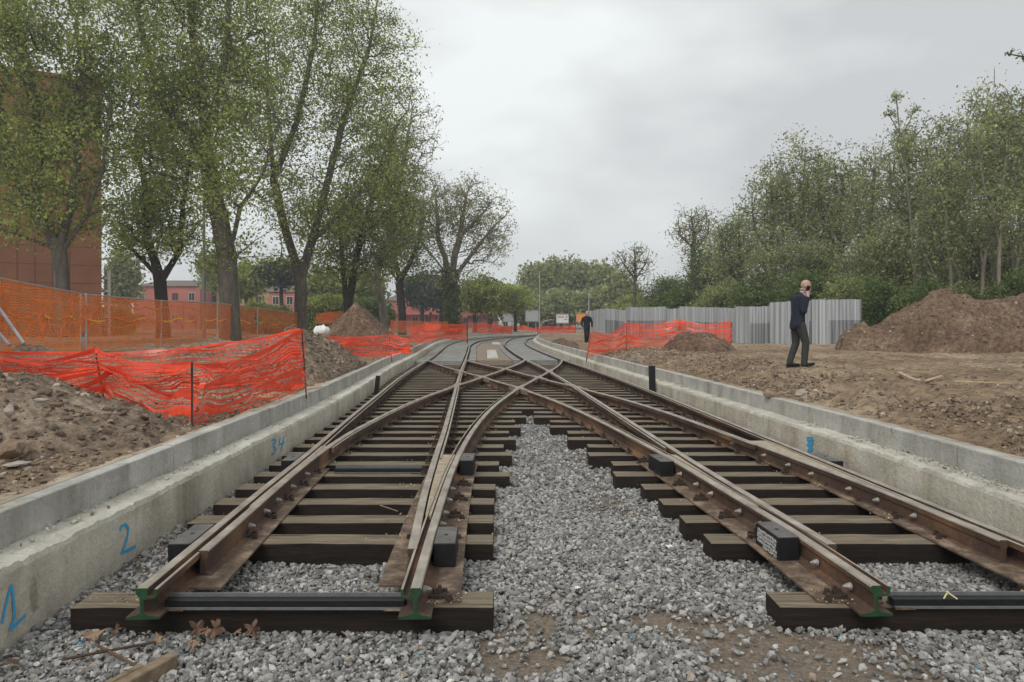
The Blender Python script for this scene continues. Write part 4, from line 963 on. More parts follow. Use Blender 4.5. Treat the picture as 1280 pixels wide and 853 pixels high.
def leaves(P, sz, per, spread, seed, droop=0.0):
    r = np.random.default_rng(seed); n = len(P)*per
    C = np.repeat(P, per, 0)+r.normal(0, 1, (n, 3))*spread*np.array([1, 1, .8])
    a = r.normal(size=(n, 3)); a /= np.linalg.norm(a, axis=1, keepdims=True); b = r.normal(size=(n, 3)); b[:, 2] *= .6
    b -= a*(a*b).sum(1, keepdims=True); b /= np.linalg.norm(b, axis=1, keepdims=True)
    s = sz*r.uniform(.55, 1.35, (n, 1)); nn = np.cross(a, b)*.22*s
    V = np.stack([C-a*s, C+b*s*.62+nn, C+a*s, C-b*s*.62+nn], 1).reshape(-1, 3)
    return V, np.arange(n*4).reshape(-1, 4)
def tree(name, label, cat, group, trunks, ells, n, leafm, barkm, seed, trunk_r, lsz=.12, per=14, spread=.35, tip=.012, bf=.35, sparse=1.0, shell=.5, ivy=None):
    base = np.array(trunks[0][0], float)
    P, par, rad, nch = grow(trunks, ells, n, seed, bf=bf, tip=tip, trunk_r=trunk_r, shell=shell); P = P-base
    t = empty(name, tuple(base)); tag(t, label, cat, group)
    big = rad > .05
    V1, Q1 = tube_net(P, np.where(big, par, -1), rad, 8); V2, Q2 = tube_net(P, np.where(~big, par, -1), rad, 4)
    V = np.concatenate([V1, V2]); Q = np.concatenate([Q1, Q2+len(V1)])
    link('trunk', mesh_np('trunk', V, Q, 4, smooth=True), t, [barkm])
    th = np.where(rad < tip*3.2)[0]; r = np.random.default_rng(seed+1)
    if sparse < 1: th = th[r.random(len(th)) < sparse]
    if per and len(th):
        mid = (P[th]+P[np.maximum(par[th], 0)])/2
        V, Q = leaves(np.concatenate([P[th], mid]), lsz, max(1, per//2), spread, seed+2)
        link('crown', mesh_np('crown', V, Q, 4), t, [leafm])
    if ivy:
        h0, h1, rr_, cnt = ivy; z = r.uniform(h0, h1, cnt); an = r.uniform(0, 6.28, cnt); jx = np.searchsorted(np.sort(P[:30, 2]), z)
        tr = P[:len(trunks[0])*3]; cx = np.interp(z, tr[:, 2], tr[:, 0]) if len(tr) > 1 else 0
        rd = rr_*r.uniform(.6, 1.2, cnt); V, Q = leaves(np.stack([cx+rd*np.cos(an), rd*np.sin(an), z], 1), .13, 2, .08, seed+4)
        link('ivy', mesh_np('ivy', V, Q, 4), t, [L_dark if ivy[3] else L_dark])
    return t
def PX(l, Y): return [W(px, py, Y+(dy[0] if dy else 0)) for px, py, *dy in l]
def EL(l, Y): return [(at(cx, Y), Y+dy, zt(cy, Y), rx*Y/F, min(rx, 110)*Y/F*.8, ry*Y/F, wt) for cx, cy, rx, ry, dy, wt in l]
def ptree(label, Y, trunks, ells, n, leafm, barkm, seed, trunk_px, group, cat='tree', name='tree', **k):
    return tree(name, label, cat, group, [PX(tr, Y) for tr in trunks], EL(ells, Y), n, leafm, barkm, seed, trunk_px*Y/F/2, **k)
GA = 'roadside trees on the left'
ptree('leafy plane tree in front of the tall brown building at the far left', 36, [[(82, 418), (78, 372), (74, 312)], [(74, 312), (45, 268), (18, 215), (0, 130)], [(74, 314), (88, 262), (97, 190), (104, 110), (95, 20)], [(76, 318), (108, 270), (128, 215), (140, 130)], [(74, 314), (40, 300), (0, 285)], [(45, 268), (52, 200), (40, 100), (20, 10)]],
      [(60, 190, 95, 120, 0, 1), (30, 40, 120, 90, -1, 1), (120, 90, 70, 110, 1, 1), (-30, 180, 60, 130, 0, .8), (60, 280, 75, 36, 0, .3)], 2800, L_plane, M_bark, 101, 18, GA, per=15, lsz=.09, spread=.42)
ptree('smaller dark plane tree forking low behind the mesh fence', 45, [[(204, 420), (202, 378), (200, 352)], [(200, 352), (184, 300), (181, 235), (170, 180)], [(200, 352), (226, 312), (229, 255), (240, 190)], [(200, 350), (168, 315), (140, 280)], [(226, 312), (250, 280), (265, 250)]],
      [(190, 262, 62, 72, 0, 1), (200, 175, 62, 60, 1, .8), (165, 300, 42, 34, 0, .6), (235, 300, 34, 30, 0, .5)], 1300, L_plane, M_barkd, 102, 16, GA, per=15, lsz=.098, spread=.38)
ptree('tallest plane tree with a thick straight trunk and a curved side limb', 40, [[(288, 424), (287, 380), (284, 320), (268, 250), (258, 190), (252, 120), (240, 40), (236, -60)], [(262, 215), (236, 165), (200, 125), (186, 75), (170, 10)], [(257, 180), (272, 120), (284, 60), (287, -40)], [(284, 320), (300, 260), (330, 215), (350, 150)], [(268, 250), (230, 225), (190, 215)], [(284, 330), (320, 300), (345, 285)]],
      [(245, 110, 95, 130, 0, 1), (290, 230, 75, 75, -1, .8), (220, -30, 130, 80, 0, 1), (190, 90, 60, 90, 1, .8), (300, 60, 60, 120, 1, .9), (290, 325, 62, 28, 0, .5), (240, 320, 40, 24, 0, .4)], 3200, L_plane, M_bark, 103, 25, GA, per=15, lsz=.092, spread=.45)
ptree('plane tree with a black lower trunk forking in two pale stems', 50, [[(376, 425), (376, 398), (375, 346)], [(375, 346), (356, 285), (342, 225), (336, 140), (330, 30)], [(375, 346), (392, 296), (408, 232), (430, 150), (462, 60), (475, -20)], [(392, 300), (430, 262), (470, 215), (500, 150)], [(342, 225), (372, 150), (392, 60), (400, -30)]],
      [(345, 150, 62, 140, 0, 1), (430, 120, 72, 130, 0, 1), (395, 10, 80, 70, 0, 1), (485, 110, 48, 110, 0, .9), (400, 270, 70, 60, -1, .8), (480, 240, 50, 60, 0, .8), (470, 20, 42, 60, 0, .8), (360, 330, 40, 22, 0, .4)], 3200, L_plane, M_bark, 104, 16, GA, per=12, lsz=.095, spread=.46)
ptree('twin-stemmed tree standing behind the tall soil cone', 58, [[(434, 425), (433, 390), (429, 335), (426, 280), (440, 200)], [(434, 400), (441, 350), (447, 315), (465, 250), (490, 180)]],
      [(440, 280, 62, 62, 0, 1), (480, 215, 48, 85, 0, 1), (420, 330, 50, 28, 0, .7), (505, 260, 35, 60, 0, .7), (470, 330, 36, 24, 0, .6)], 1700, L_spring, M_barkd, 105, 12, GA, per=14, lsz=.11, spread=.45)
ptree('half bare twiggy tree top rising behind the leafy left trees', 64, [[(482, 422), (478, 380), (470, 345), (490, 280), (520, 210)], [(470, 345), (455, 320), (448, 300)], [(490, 280), (505, 200), (515, 140)]],
      [(520, 185, 42, 75, 0, 1), (495, 260, 45, 50, 0, 1)], 1300, L_bud, M_barkp, 106, 10, GA, per=3, lsz=.1, spread=.3, tip=.014)
ptree('crooked dark trunk tree right of the tall soil cone', 70, [[(503, 421), (502, 385), (499, 352)], [(499, 352), (488, 340), (480, 345)], [(499, 352), (512, 330), (525, 300)], [(500, 352), (492, 320), (490, 290)]],
      [(500, 310, 45, 38, 0, 1), (520, 275, 30, 36, 0, .6)], 900, L_spring, M_barkd, 107, 10, GA, per=9, lsz=.12, spread=.42)
ptree('half bare plane tree with an ivy clad trunk at the bend of the track', 72, [[(566, 421), (565, 385), (563, 345)], [(563, 345), (548, 300), (545, 250), (540, 225)], [(563, 345), (575, 295), (582, 250), (590, 225)], [(565, 350), (592, 315), (615, 285), (632, 270)], [(563, 348), (540, 320), (525, 300)], [(575, 295), (605, 265), (622, 240)]],
      [(560, 275, 48, 52, 0, 1), (598, 280, 44, 58, 0, 1), (535, 265, 32, 45, 0, .7), (618, 300, 28, 38, 0, .8), (570, 240, 40, 28, 0, .7), (560, 345, 40, 28, 0, .5)], 3000, L_bud, M_barkp, 108, 13, GA, per=4, lsz=.1, spread=.3, tip=.013, ivy=(0, 6.5, .75, 1600))
ptree('small bright green tree right of the ivy clad trunk', 88, [[(594, 418), (593, 385), (592, 372)]], [(600, 368, 24, 24, 0, 1), (585, 372, 18, 16, 0, .6)], 420, L_spring, M_barkd, 109, 4, GA, per=14, lsz=.19, spread=.5)
ptree('small dark trunked tree in front of the distant billboards', 90, [[(644, 417), (644, 392), (643, 382)], [(643, 382), (634, 372)], [(643, 382), (652, 370)]], [(643, 374, 22, 15, 0, 1), (630, 368, 14, 16, 0, .6)], 420, L_plane, M_barkd, 110, 4, GA, per=12, lsz=.18, spread=.5)
GB = 'distant trees behind the left avenue'
for i, (px, cy, rx, ry, Y, lm, lab) in enumerate([(152, 350, 18, 36, 110, L_pale, 'hazy grey green tree behind the brown building edge'), (352, 342, 22, 14, 100, L_pine, 'dark umbrella pine seen between the trunks'), (308, 352, 22, 20, 105, L_plane, 'rounded green tree behind the tallest trunk'),
        (410, 365, 30, 24, 95, L_spring, 'bright green bush-like tree left of the soil cone'), (528, 362, 24, 18, 110, L_pine, 'dark pine in front of the pink terrace, left one'), (552, 368, 20, 16, 115, L_pine, 'dark pine in front of the pink terrace, right one'), (612, 372, 14, 18, 125, L_pine, 'dark narrow pine beside the small bright tree'), (268, 338, 20, 24, 120, L_plane, 'green crown behind the forked dark tree'), (632, 378, 16, 20, 120, L_spring, 'light green tree behind the small dark tree'), (455, 362, 20, 20, 100, L_spring, 'light green tree behind the twin stems')]):
    ptree(lab, Y, [[(px, 412), (px, (cy+ry*.4+cy)/2)]], [(px, cy, rx, ry, 0, 1)], 380, lm, M_barkd, 120+i, 5, GB, per=16, lsz=.3, spread=.7)
# far wood beyond the bend
GF = 'trees of the far wood beyond the bend'
for i, (px, cy, rx, ry, Y) in enumerate([(668, 366, 15, 36, 135), (690, 360, 18, 36, 130), (712, 362, 17, 34, 138), (733, 362, 18, 34, 132), (755, 364, 16, 32, 128), (652, 380, 12, 22, 140), (775, 372, 18, 26, 118), (702, 385, 26, 20, 122), (740, 385, 26, 18, 120), (672, 392, 20, 14, 124)]):
    ptree('%s tree of the far grey green wood, counted from the left' % ordw(i+1) if i < 5 else ['low tree at the left end of the far wood', 'tree between the far wood and the bare tree', 'bushy tree low in the middle of the far wood', 'bushy tree above the far walking man', 'dark bush beneath the left end of the far wood'][i-5], Y,
          [[(px, 414), (px, cy)]], [(px, cy, rx, ry, 0, 1), (px+3, cy-ry*.4, rx*.7, ry*.5, 2, .6)], 520, [L_pale, L_wood, L_pale][i % 3] if i < 7 else L_wood, M_bark, 140+i, 4, GF, per=16, lsz=.34, spread=.8)
ptree('slender nearly bare tree rising above the left end of the sheet fence', 62, [[(792, 412), (793, 380), (794, 345), (793, 315)], [(794, 350), (780, 330), (772, 318)], [(794, 350), (808, 328), (812, 312)]], [(793, 328, 27, 30, 0, 1), (775, 335, 15, 18, 0, .4)], 520, L_bud, M_bark, 151, 4, 'trees right of the track', per=2, sparse=.6, lsz=.1, spread=.3, tip=.014)
# wood on the right
GR = 'trees of the wood on the right'
RW = [(832, 372, 34, 28, 72, L_dark, .9, 0, 5), (792, 388, 26, 18, 85, L_plane, .9, 0, 4), (868, 292, 34, 34, 66, L_bud, .35, 1, 7), (888, 350, 36, 44, 62, L_dark, .9, 0, 6), (925, 320, 40, 62, 58, L_wood, .9, 0, 7),
      (965, 280, 42, 82, 54, L_wood, .8, 0, 8), (1005, 250, 44, 80, 52, L_wood, .75, 0, 8), (1010, 345, 46, 46, 47, L_wood, .9, 0, 8), (1050, 270, 46, 82, 50, L_wood, .85, 0, 9), (1090, 265, 42, 84, 46, L_wood, .8, 0, 9), (1085, 350, 48, 44, 42, L_wood, .85, 0, 9),
      (1135, 235, 40, 95, 42, L_wood, .75, 0, 7), (1150, 330, 50, 60, 40, L_wood, .85, 0, 9), (1185, 230, 44, 88, 40, L_wood, .7, 0, 7), (1215, 320, 50, 62, 42, L_wood, .9, 0, 9), (1235, 190, 44, 88, 37, L_wood, .65, 0, 7), (1285, 200, 50, 90, 36, L_dark, .6, 0, 7), (1290, 330, 60, 60, 40, L_wood, .9, 0, 9), (1345, 240, 60, 100, 38, L_wood, .8, 0, 7)]
for i, (px, cy, rx, ry, Y, lm, sp_, bare, tw) in enumerate(RW):
    r = random.Random(i+5); low = cy+ry*.55; dx = r.uniform(-14, 14)
    trs = [[(px+dx, 418), (px+dx*.6, (418+low)/2), (px+dx*.2, low), (px, cy), (px+r.uniform(-6, 6), cy-ry*.6)], [(px+dx*.2, low), (px-rx*.5, cy+ry*.1), (px-rx*.6, cy-ry*.45)], [(px+dx*.3, low+6), (px+rx*.5, cy), (px+rx*.55, cy-ry*.5)]]
    if Y < 45: trs += [[(px+dx+10, 418, .6), (px+dx+24, 350, .6), (px+rx*.5, cy+ry*.3, .5)]]
    lab = 'bare grey tree above the left part of the sheet fence' if bare else '%s leafy tree of the right wood counted from the left' % ordw(i+1)
    ptree(lab, Y, trs, [(px, cy, rx, ry, 0, 1), (px+r.uniform(-.4, .4)*rx, cy-ry*.45, rx*.62, ry*.5, r.uniform(-1, 1), .9), (px+r.uniform(-.7, .7)*rx, cy+ry*.3, rx*.7, ry*.5, -1, .7)], 1400 if not bare else 900, lm, M_barkp if (i % 3 == 0 or Y < 45) else M_bark, 200+i, tw, GR,
          per=2 if bare else 9, lsz=.078 if Y < 48 else .1, spread=.3 if Y < 48 else .38, sparse=1 if bare else sp_*.85, tip=.013)
for i, (px, topy, Y) in enumerate([(1170, 250, 36), (1192, 200, 35), (1222, 190, 34), (1248, 130, 33), (1262, 210, 35), (1118, 280, 40), (1075, 300, 43), (985, 290, 47)]):
    r = random.Random(i+50); a = r.uniform(-18, 18); b_ = r.uniform(-22, 22); m_ = (418+topy)/2
    ptree('%s slender pale stem behind the large soil mound' % ORD[i] if i < 5 else ['slender pale stem right of the sheet fence end', 'slender pale stem behind the right end of the sheet fence', 'slender pale stem behind the walking bald man'][i-5], Y,
          [[(px, 420), (px+a*.4, m_+30), (px+a, m_-20), (px+a+b_*.5, topy)], [(px+a*.4, m_+30), (px+a-20, m_-30), (px+a-30, topy+40)], [(px+a, m_-20), (px+a+24, m_-60), (px+a+34, topy+30)], [(px+2, 415), (px-14, 370), (px-34, 320)]],
          [(px+a, topy+30, 34, 46, 0, 1), (px+a, m_-20, 40, 44, 0, .7)], 380, L_wood, M_barkp, 400+i, 4.6, GR, per=6, lsz=.08, spread=.3, tip=.012)
# tall sprig standing out of the wood and a near branch tip
ptree('thin young tree with tufted leaves sticking out above the right wood', 38, [[(1145, 418), (1143, 330), (1135, 240), (1124, 160), (1120, 118)], [(1124, 165), (1112, 145)], [(1124, 175), (1138, 150), (1142, 138)]], [(1120, 122, 9, 8, 0, 3), (1112, 142, 8, 6, 0, 3), (1140, 140, 8, 7, 0, 3), (1128, 180, 22, 24, 0, .4)], 160, L_wood, M_barkp, 260, 2.6, GR, per=5, lsz=.085, spread=.14)
ptree('tree beyond the right edge whose leafy branch tip enters at the top right', 16, [[(1480, 440), (1470, 250), (1420, 90)], [(1420, 90), (1340, 66), (1285, 72), (1262, 68)]], [(1262, 66, 7, 5, 0, 5), (1276, 72, 8, 5, 0, 5), (1272, 62, 6, 3, 0, 4), (1440, 120, 90, 90, 0, .01)], 90, L_dark, M_bark, 261, 20, GR, per=6, lsz=.035, spread=.04, tip=.008)
# bushes in front of the wood
def bush(px, Y, wpx, top, lm, label, seed, group='bushes along the right wood'):
    z0 = float(gz(at(px, Y), Y))-.1; r = np.random.default_rng(seed); n = 900
    H_ = zt(top, Y)-z0; rx = wpx*Y/F; d = r.normal(size=(n, 3)); d /= np.linalg.norm(d, axis=1, keepdims=True); rad = r.random((n, 1))**.4
    P = d*rad*np.array([rx, rx*.7, H_*.5])+np.array([0, 0, H_*.5]); P += .25*np.stack([fbm(P[:, 2]*1.5, P[:, 0]*1.5, seed), fbm(P[:, 0]*1.5, P[:, 1], seed+2), fbm(P[:, 0]*1.5, P[:, 2], seed+3)], 1)
    t = empty('bush', (at(px, Y), Y, z0)); tag(t, label, 'bush', group)
    V, Q = leaves(P, .075*Y/40, 14, .2, seed); link('foliage', mesh_np('foliage', V, Q, 4), t, [lm])
    bm = bmesh.new()
    for i in range(12):
        q = Vector(P[i*7]); cyl(bm, (q.x*.15, q.y*.15, 0), q, .03, q.length, 5, 0, .008)
    done('stems', bm, [M_bark], t)
for i, (px, Y, wp, top) in enumerate([(850, 60, 44, 362), (905, 52, 40, 352), (955, 48, 44, 345), (1010, 42, 46, 335), (1062, 40, 44, 345), (1105, 36, 38, 350), (1160, 34, 40, 352), (1215, 35, 44, 350), (1270, 33, 40, 345), (1330, 33, 44, 340), (795, 66, 30, 382), (1130, 44, 60, 310), (1240, 44, 60, 300), (1040, 50, 55, 320)]):
    bush(px, Y, wp, top, [L_dark, L_wood, L_dark][i % 3], '%s bush at the foot of the right wood' % ordw(i+1), 300+i)
for i, (px, Y, wp, top, lm, lab) in enumerate([(140, 70, 30, 385, L_plane, 'low bush behind the mesh fence beside the brown building'), (330, 75, 40, 380, L_spring, 'low hedge bush behind the mesh fence, middle'), (410, 72, 40, 368, L_spring, 'bright bush behind the black trunk'), (455, 80, 40, 372, L_dark, 'dark bush behind the soil cone')]):
    bush(px, Y, wp, top, lm, lab, 340+i, 'bushes behind the left fence')
# ---------------------------------------------------------------- buildings
def brickwall(name, c, lay=.0):
    m = NM(name); f = m.noise(.4, 4); g_ = m.noise(8, 4)
    m.col(m.mix(.4, m.ramp(f, (.3, tuple(x*.85 for x in c)), (.7, tuple(x*1.12 for x in c))), m.ramp(g_, (.3, (.4, .4, .4)), (.7, (.6, .6, .6))), 'OVERLAY')).rough(.9); return m.m
M_tall = brickwall('brown_red_cladding', (.21, .09, .048)); M_pink = brickwall('pink_render', (.45, .16, .14)); M_yel = brickwall('ochre_render', (.42, .31, .17))
M_roof = brickwall('grey_roof', (.16, .13, .12)); M_win = flatm('window_glass', (.035, .04, .045), .15); M_frame = flatm('pale_frame', (.5, .48, .44), .7); M_joint = flatm('dark_joint', (.1, .045, .03), .9)
def building(x0, x1, Y, depth, ztop, zb, mat, label, floors, wins, roof=True, win_w=.9, win_h=1.2, joints=False, balcony=False):
    t = empty('building', ((x0+x1)/2, Y, zb)); tag(t, label, 'building'); w_ = (x1-x0)/2; H_ = ztop-zb
    bm = bmesh.new(); bx(bm, -w_, w_, 0, depth, 0, H_); done('walls', bm, [mat], t)
    if roof:
        bm = bmesh.new(); v = [bm.verts.new(p) for p in ((-w_-.3, -.3, H_+.002), (w_+.3, -.3, H_+.002), (w_+.3, depth+.3, H_+.002), (-w_-.3, depth+.3, H_+.002), (-w_*.7, depth/2, H_+1.3), (w_*.7, depth/2, H_+1.3))]
        for q in ((0, 1, 5, 4), (1, 2, 5), (2, 3, 4, 5), (3, 0, 4), (3, 2, 1, 0)): bm.faces.new([v[i] for i in q])
        done('roof', bm, [M_roof], t)
    else:
        bm = bmesh.new(); bx(bm, -w_-.1, w_+.1, -.1, depth+.1, H_+.002, H_+.4); done('parapet', bm, [mat], t)
    if joints:
        bm = bmesh.new()
        for k in range(1, int(H_/1.5)): bx(bm, -w_, w_, -.012, -.002, k*1.5, k*1.5+.05)
        for k in range(1, int(w_*2/1.2)): bx(bm, -w_+k*1.2, -w_+k*1.2+.05, -.02, -.0125, 0, H_)
        done('panel_joints', bm, [M_joint], t)
    fh = H_/floors
    for f in range(floors):
        for k in range(wins):
            cx = -w_+(k+.5)*2*w_/wins; z0 = f*fh+fh*.35
            fr = bmesh.new(); bx(fr, cx-win_w/2-.1, cx+win_w/2+.1, -.06, -.003, z0-.1, z0+win_h+.1); fo = done('window', fr, [M_frame if (k+f) % 3 else mat], t)
            pn = bmesh.new(); bx(pn, cx-win_w/2, cx-.04, -.09, -.062, z0, z0+win_h); bx(pn, cx+.04, cx+win_w/2, -.09, -.062, z0, z0+win_h); done('pane', pn, [M_win], fo)
        if balcony:
            bm = bmesh.new(); bx(bm, -w_*.6, w_*.9, -1.3, -.004, f*fh+.05, f*fh+.22)
            for k in range(40): x = -w_*.6+k*w_*1.5/40; bx(bm, x, x+.05, -1.3, -1.25, f*fh+.221, f*fh+1.1)
            bx(bm, -w_*.6, w_*.9, -1.31, -1.24, f*fh+1.101, f*fh+1.17); done('balcony', bm, [mat], t)
    return t
tb = building(at(-480, 62), at(127, 62), 62, 12, zt(106, 62), .5, M_tall, 'tall windowless brown red building behind the leftmost tree', 1, 0, roof=False, joints=True)
hw_ = (at(127, 62)-at(-480, 62))/2; an_ = R_(29.5); tb.rotation_euler = (0, 0, an_); tb.location = (at(127, 62)-hw_*math.cos(an_), 62-hw_*math.sin(an_), .5)
# ochre inset column at the edge of the tall block
t = empty('stair_tower', (at(133, 64), 64, .5)); tag(t, 'narrow pale balcony tower at the right edge of the brown building', 'tower')
bm = bmesh.new(); bx(bm, -.2, .1, 0, .5, 0, zt(338, 64)-.5)
done('shaft', bm, [M_frame], t)
for k in range(5):
    bm = bmesh.new(); bx(bm, -.3, .3, -.8, -.004, .6+k*1.1, .75+k*1.1); done('landing', bm, [M_frame], t)
building(at(167, 125), at(250, 125), 125, 12, zt(358, 125), .5, M_pink, 'pink two storey house behind the forked dark tree', 2, 4)
building(at(250, 130), at(338, 130), 130, 10, zt(364, 130), .5, M_yel, 'ochre house between the two pink houses', 2, 3)
building(at(336, 120), at(371, 120), 120, 10, zt(365, 120), .5, M_pink, 'small pink house left of the black trunk', 2, 2)
building(at(478, 130), at(560, 130), 130, 14, zt(376, 130), .5, M_pink, 'long pink terrace behind the trunks at the bend', 2, 5, balcony=True)
building(at(574, 140), at(622, 140), 140, 10, zt(379, 140), .5, M_pink, 'pink house with balconies right of the ivy clad trunk', 2, 3, balcony=True)
# ---------------------------------------------------------------- billboards, lamps
M_white = flatm('board_white', (.62, .63, .63), .6); M_gb = flatm('board_grey', (.33, .34, .34), .7); M_or = flatm('board_orange', (.75, .27, .06), .6); M_redp = flatm('red_print', (.5, .04, .04), .6); M_pole = flatm('pole_grey', (.2, .21, .21), .6)
def billboard(px, py, wpx, hpx, Y, mat, label, prints=False):
    t = empty('billboard', (at(px, Y), Y, .6)); tag(t, label, 'billboard', 'billboards at the far bend'); s = Y/F
    zc = zt(py, Y)-.6; w_ = wpx*s/2; h_ = hpx*s/2
    bm = bmesh.new(); bx(bm, -w_, w_, -.06, .06, zc-h_, zc+h_); done('panel', bm, [mat], t)
    bm = bmesh.new()
    for a, b, c, d in ((-w_-.07, w_+.07, zc+h_+.002, zc+h_+.12), (-w_-.07, w_+.07, zc-h_-.12, zc-h_-.002), (-w_-.07, -w_-.002, zc-h_, zc+h_), (w_+.002, w_+.07, zc-h_, zc+h_)): bx(bm, a, b, -.1, .1, c, d)
    done('frame', bm, [M_pole], t)
    for s_ in (-.6, .6):
        bm = bmesh.new(); bx(bm, s_*w_-.07, s_*w_+.07, .0, .14, -.1, zc-h_-.125); done('leg', bm, [M_pole], t)
    if prints:
        bm = bmesh.new(); x = -w_*.82
        for k in range(5):
            cw = w_*.17
            bx(bm, x, x+cw*.3, -.07, -.0625, zc+h_*.15, zc+h_*.6); bx(bm, x+cw*.3, x+cw, -.07, -.0625, zc+h_*.47, zc+h_*.6)
            if k % 2: bx(bm, x+cw*.7, x+cw, -.07, -.0625, zc+h_*.15, zc+h_*.468)
            else: bx(bm, x+cw*.3, x+cw, -.07, -.0625, zc+h_*.15, zc+h_*.28)
            x += cw*1.35
        done('red_lettering', bm, [M_redp], t)
        bm = bmesh.new(); cyl(bm, (w_*.68, -.061, zc+h_*.4), (0, -1, 0), w_*.16, .01, 12); bx(bm, w_*.3, w_*.8, -.07, -.0625, zc-h_*.3, zc-h_*.1); done('grey_print', bm, [M_pole], t)
billboard(636, 395, 14, 14, 118, M_gb, 'grey billboard behind the small dark tree, leftmost'); billboard(665, 395, 16, 13, 112, M_gb, 'pale billboard left of the tall lamp pole')
billboard(703, 398.5, 15, 10.5, 105, M_white, 'white billboard with red lettering', True); billboard(726, 397.5, 11, 10, 105, M_or, 'orange billboard beside the far walking man')
for px, top, Y, lab in ((674.5, 340, 110, 'tall thin lamp pole in front of the far wood'), (736, 365, 95, 'thin lamp pole behind the far walking man')):
    t = empty('street_lamp', (at(px, Y), Y, .6)); tag(t, lab, 'street lamp'); h = zt(top, Y)-.6
    bm = bmesh.new(); cyl(bm, (0, 0, 0), (0, 0, 1), .09, h, 8, 0, .05); done('pole', bm, [M_galv], t)
    bm = bmesh.new(); bx(bm, -.15, .3, -.08, .08, h+.002, h+.09); done('lamp_head', bm, [M_pole], t)
t = empty('street_lamp', (at(676, 108), 108, .6)); tag(t, 'low curved lamp left of the white billboard', 'street lamp'); bm = bmesh.new(); pr = (0, 0)
for k in range(1, 9):
    a = k/8*math.pi/2; q = (1.7*math.sin(a)**1.5, 1.3*(1-math.cos(a))+0) if False else (1.6*(1-math.cos(a)), .6+.9*math.sin(a)); cyl(bm, (pr[0], 0, pr[1]), (q[0]-pr[0], 0, q[1]-pr[1]), .05, math.hypot(q[0]-pr[0], q[1]-pr[1])+.03, 6); pr = q
done('pole', bm, [M_galv], t); bm = bmesh.new(); bx(bm, pr[0], pr[0]+.4, -.08, .08, pr[1]-.05, pr[1]+.05); done('lamp_head', bm, [M_pole], t)
# street pole between the left trunks
t = empty('street_lamp', (at(255, 52), 52, .6)); tag(t, 'tall grey lamp pole left of the tallest plane tree', 'street lamp')
bm = bmesh.new(); cyl(bm, (0, 0, 0), (0, 0, 1), .13, zt(240, 52)-.6, 10, 0, .08); done('pole', bm, [M_pole], t)
bm = bmesh.new(); bx(bm, -.8, .1, -.06, .06, zt(240, 52)-.6, zt(240, 52)-.5); done('arm', bm, [M_pole], t)
# white sack behind the tall cone
bm = bmesh.new(); bmesh.ops.create_icosphere(bm, subdivisions=3, radius=1)
for v in bm.verts: v.co = Vector((v.co.x*.3, v.co.y*.25, max(-.1, v.co.z*.2+.06*math.sin(v.co.x*7)*math.cos(v.co.y*5))))
o = done('rubble_sack', bm, [flatm('white_sack', (.7, .7, .68), .7)]); o.location = W(402, 414, 27); tag(o, 'crumpled white sack lying left of the tall soil cone', 'sack')
# ---------------------------------------------------------------- people
def blob(bm, p, r, sc=(1, 1, 1), n=10):
    m_ = Matrix.Translation(p)@Matrix.Diagonal((r*sc[0], r*sc[1], r*sc[2], 1)); bmesh.ops.create_icosphere(bm, subdivisions=2, radius=1, matrix=m_)
def chain(bm, pts, step=.5):
    """pts: (x,y,z,r[,sx,sy])"""
    for a, b in zip(pts[:-1], pts[1:]):
        A, B = Vector(a[:3]), Vector(b[:3]); L = (B-A).length; n = max(1, int(L/(min(a[3], b[3])*step))+1)
        sa = a[4:6] if len(a) > 4 else (1, 1); sb = b[4:6] if len(b) > 4 else (1, 1)
        for k in range(n+1):
            f = k/n; blob(bm, A.lerp(B, f), a[3]+(b[3]-a[3])*f, (sa[0]+(sb[0]-sa[0])*f, sa[1]+(sb[1]-sa[1])*f, 1))
def remeshed(name, bm, mat, parent, vox=.012, smooth=3):
    me = bpy.data.meshes.new(name); bm.to_mesh(me); bm.free(); o = link(name, me, parent, [mat])
    md = o.modifiers.new('r', 'REMESH'); md.mode = 'VOXEL'; md.voxel_size = vox; md.use_smooth_shade = True
    s_ = o.modifiers.new('s', 'SMOOTH'); s_.iterations = smooth; s_.factor = .5
    dg = bpy.context.evaluated_depsgraph_get(); ev = o.evaluated_get(dg); m2 = bpy.data.meshes.new_from_object(ev); o.modifiers.clear(); o.data = m2; m2.materials.clear(); m2.materials.append(mat); return o
M_skin = simple('skin', (.42, .26, .2), .55, 0, .1, 10, 0); M_navy = simple('navy_wool', (.016, .021, .036), .85, 0, .35, 20); M_grey = simple('grey_trousers', (.04, .04, .038), .85, 0, .3, 20)
M_shoe = flatm('black_leather', (.012, .011, .011), .4); M_shirt = flatm('pale_shirt', (.55, .56, .6), .8); M_phone = flatm('phone_black', (.01, .01, .012), .2); M_hair = flatm('grey_hair', (.3, .28, .26), .8); M_blk = simple('black_suit', (.01, .011, .013), .8, 0, .3, 20)
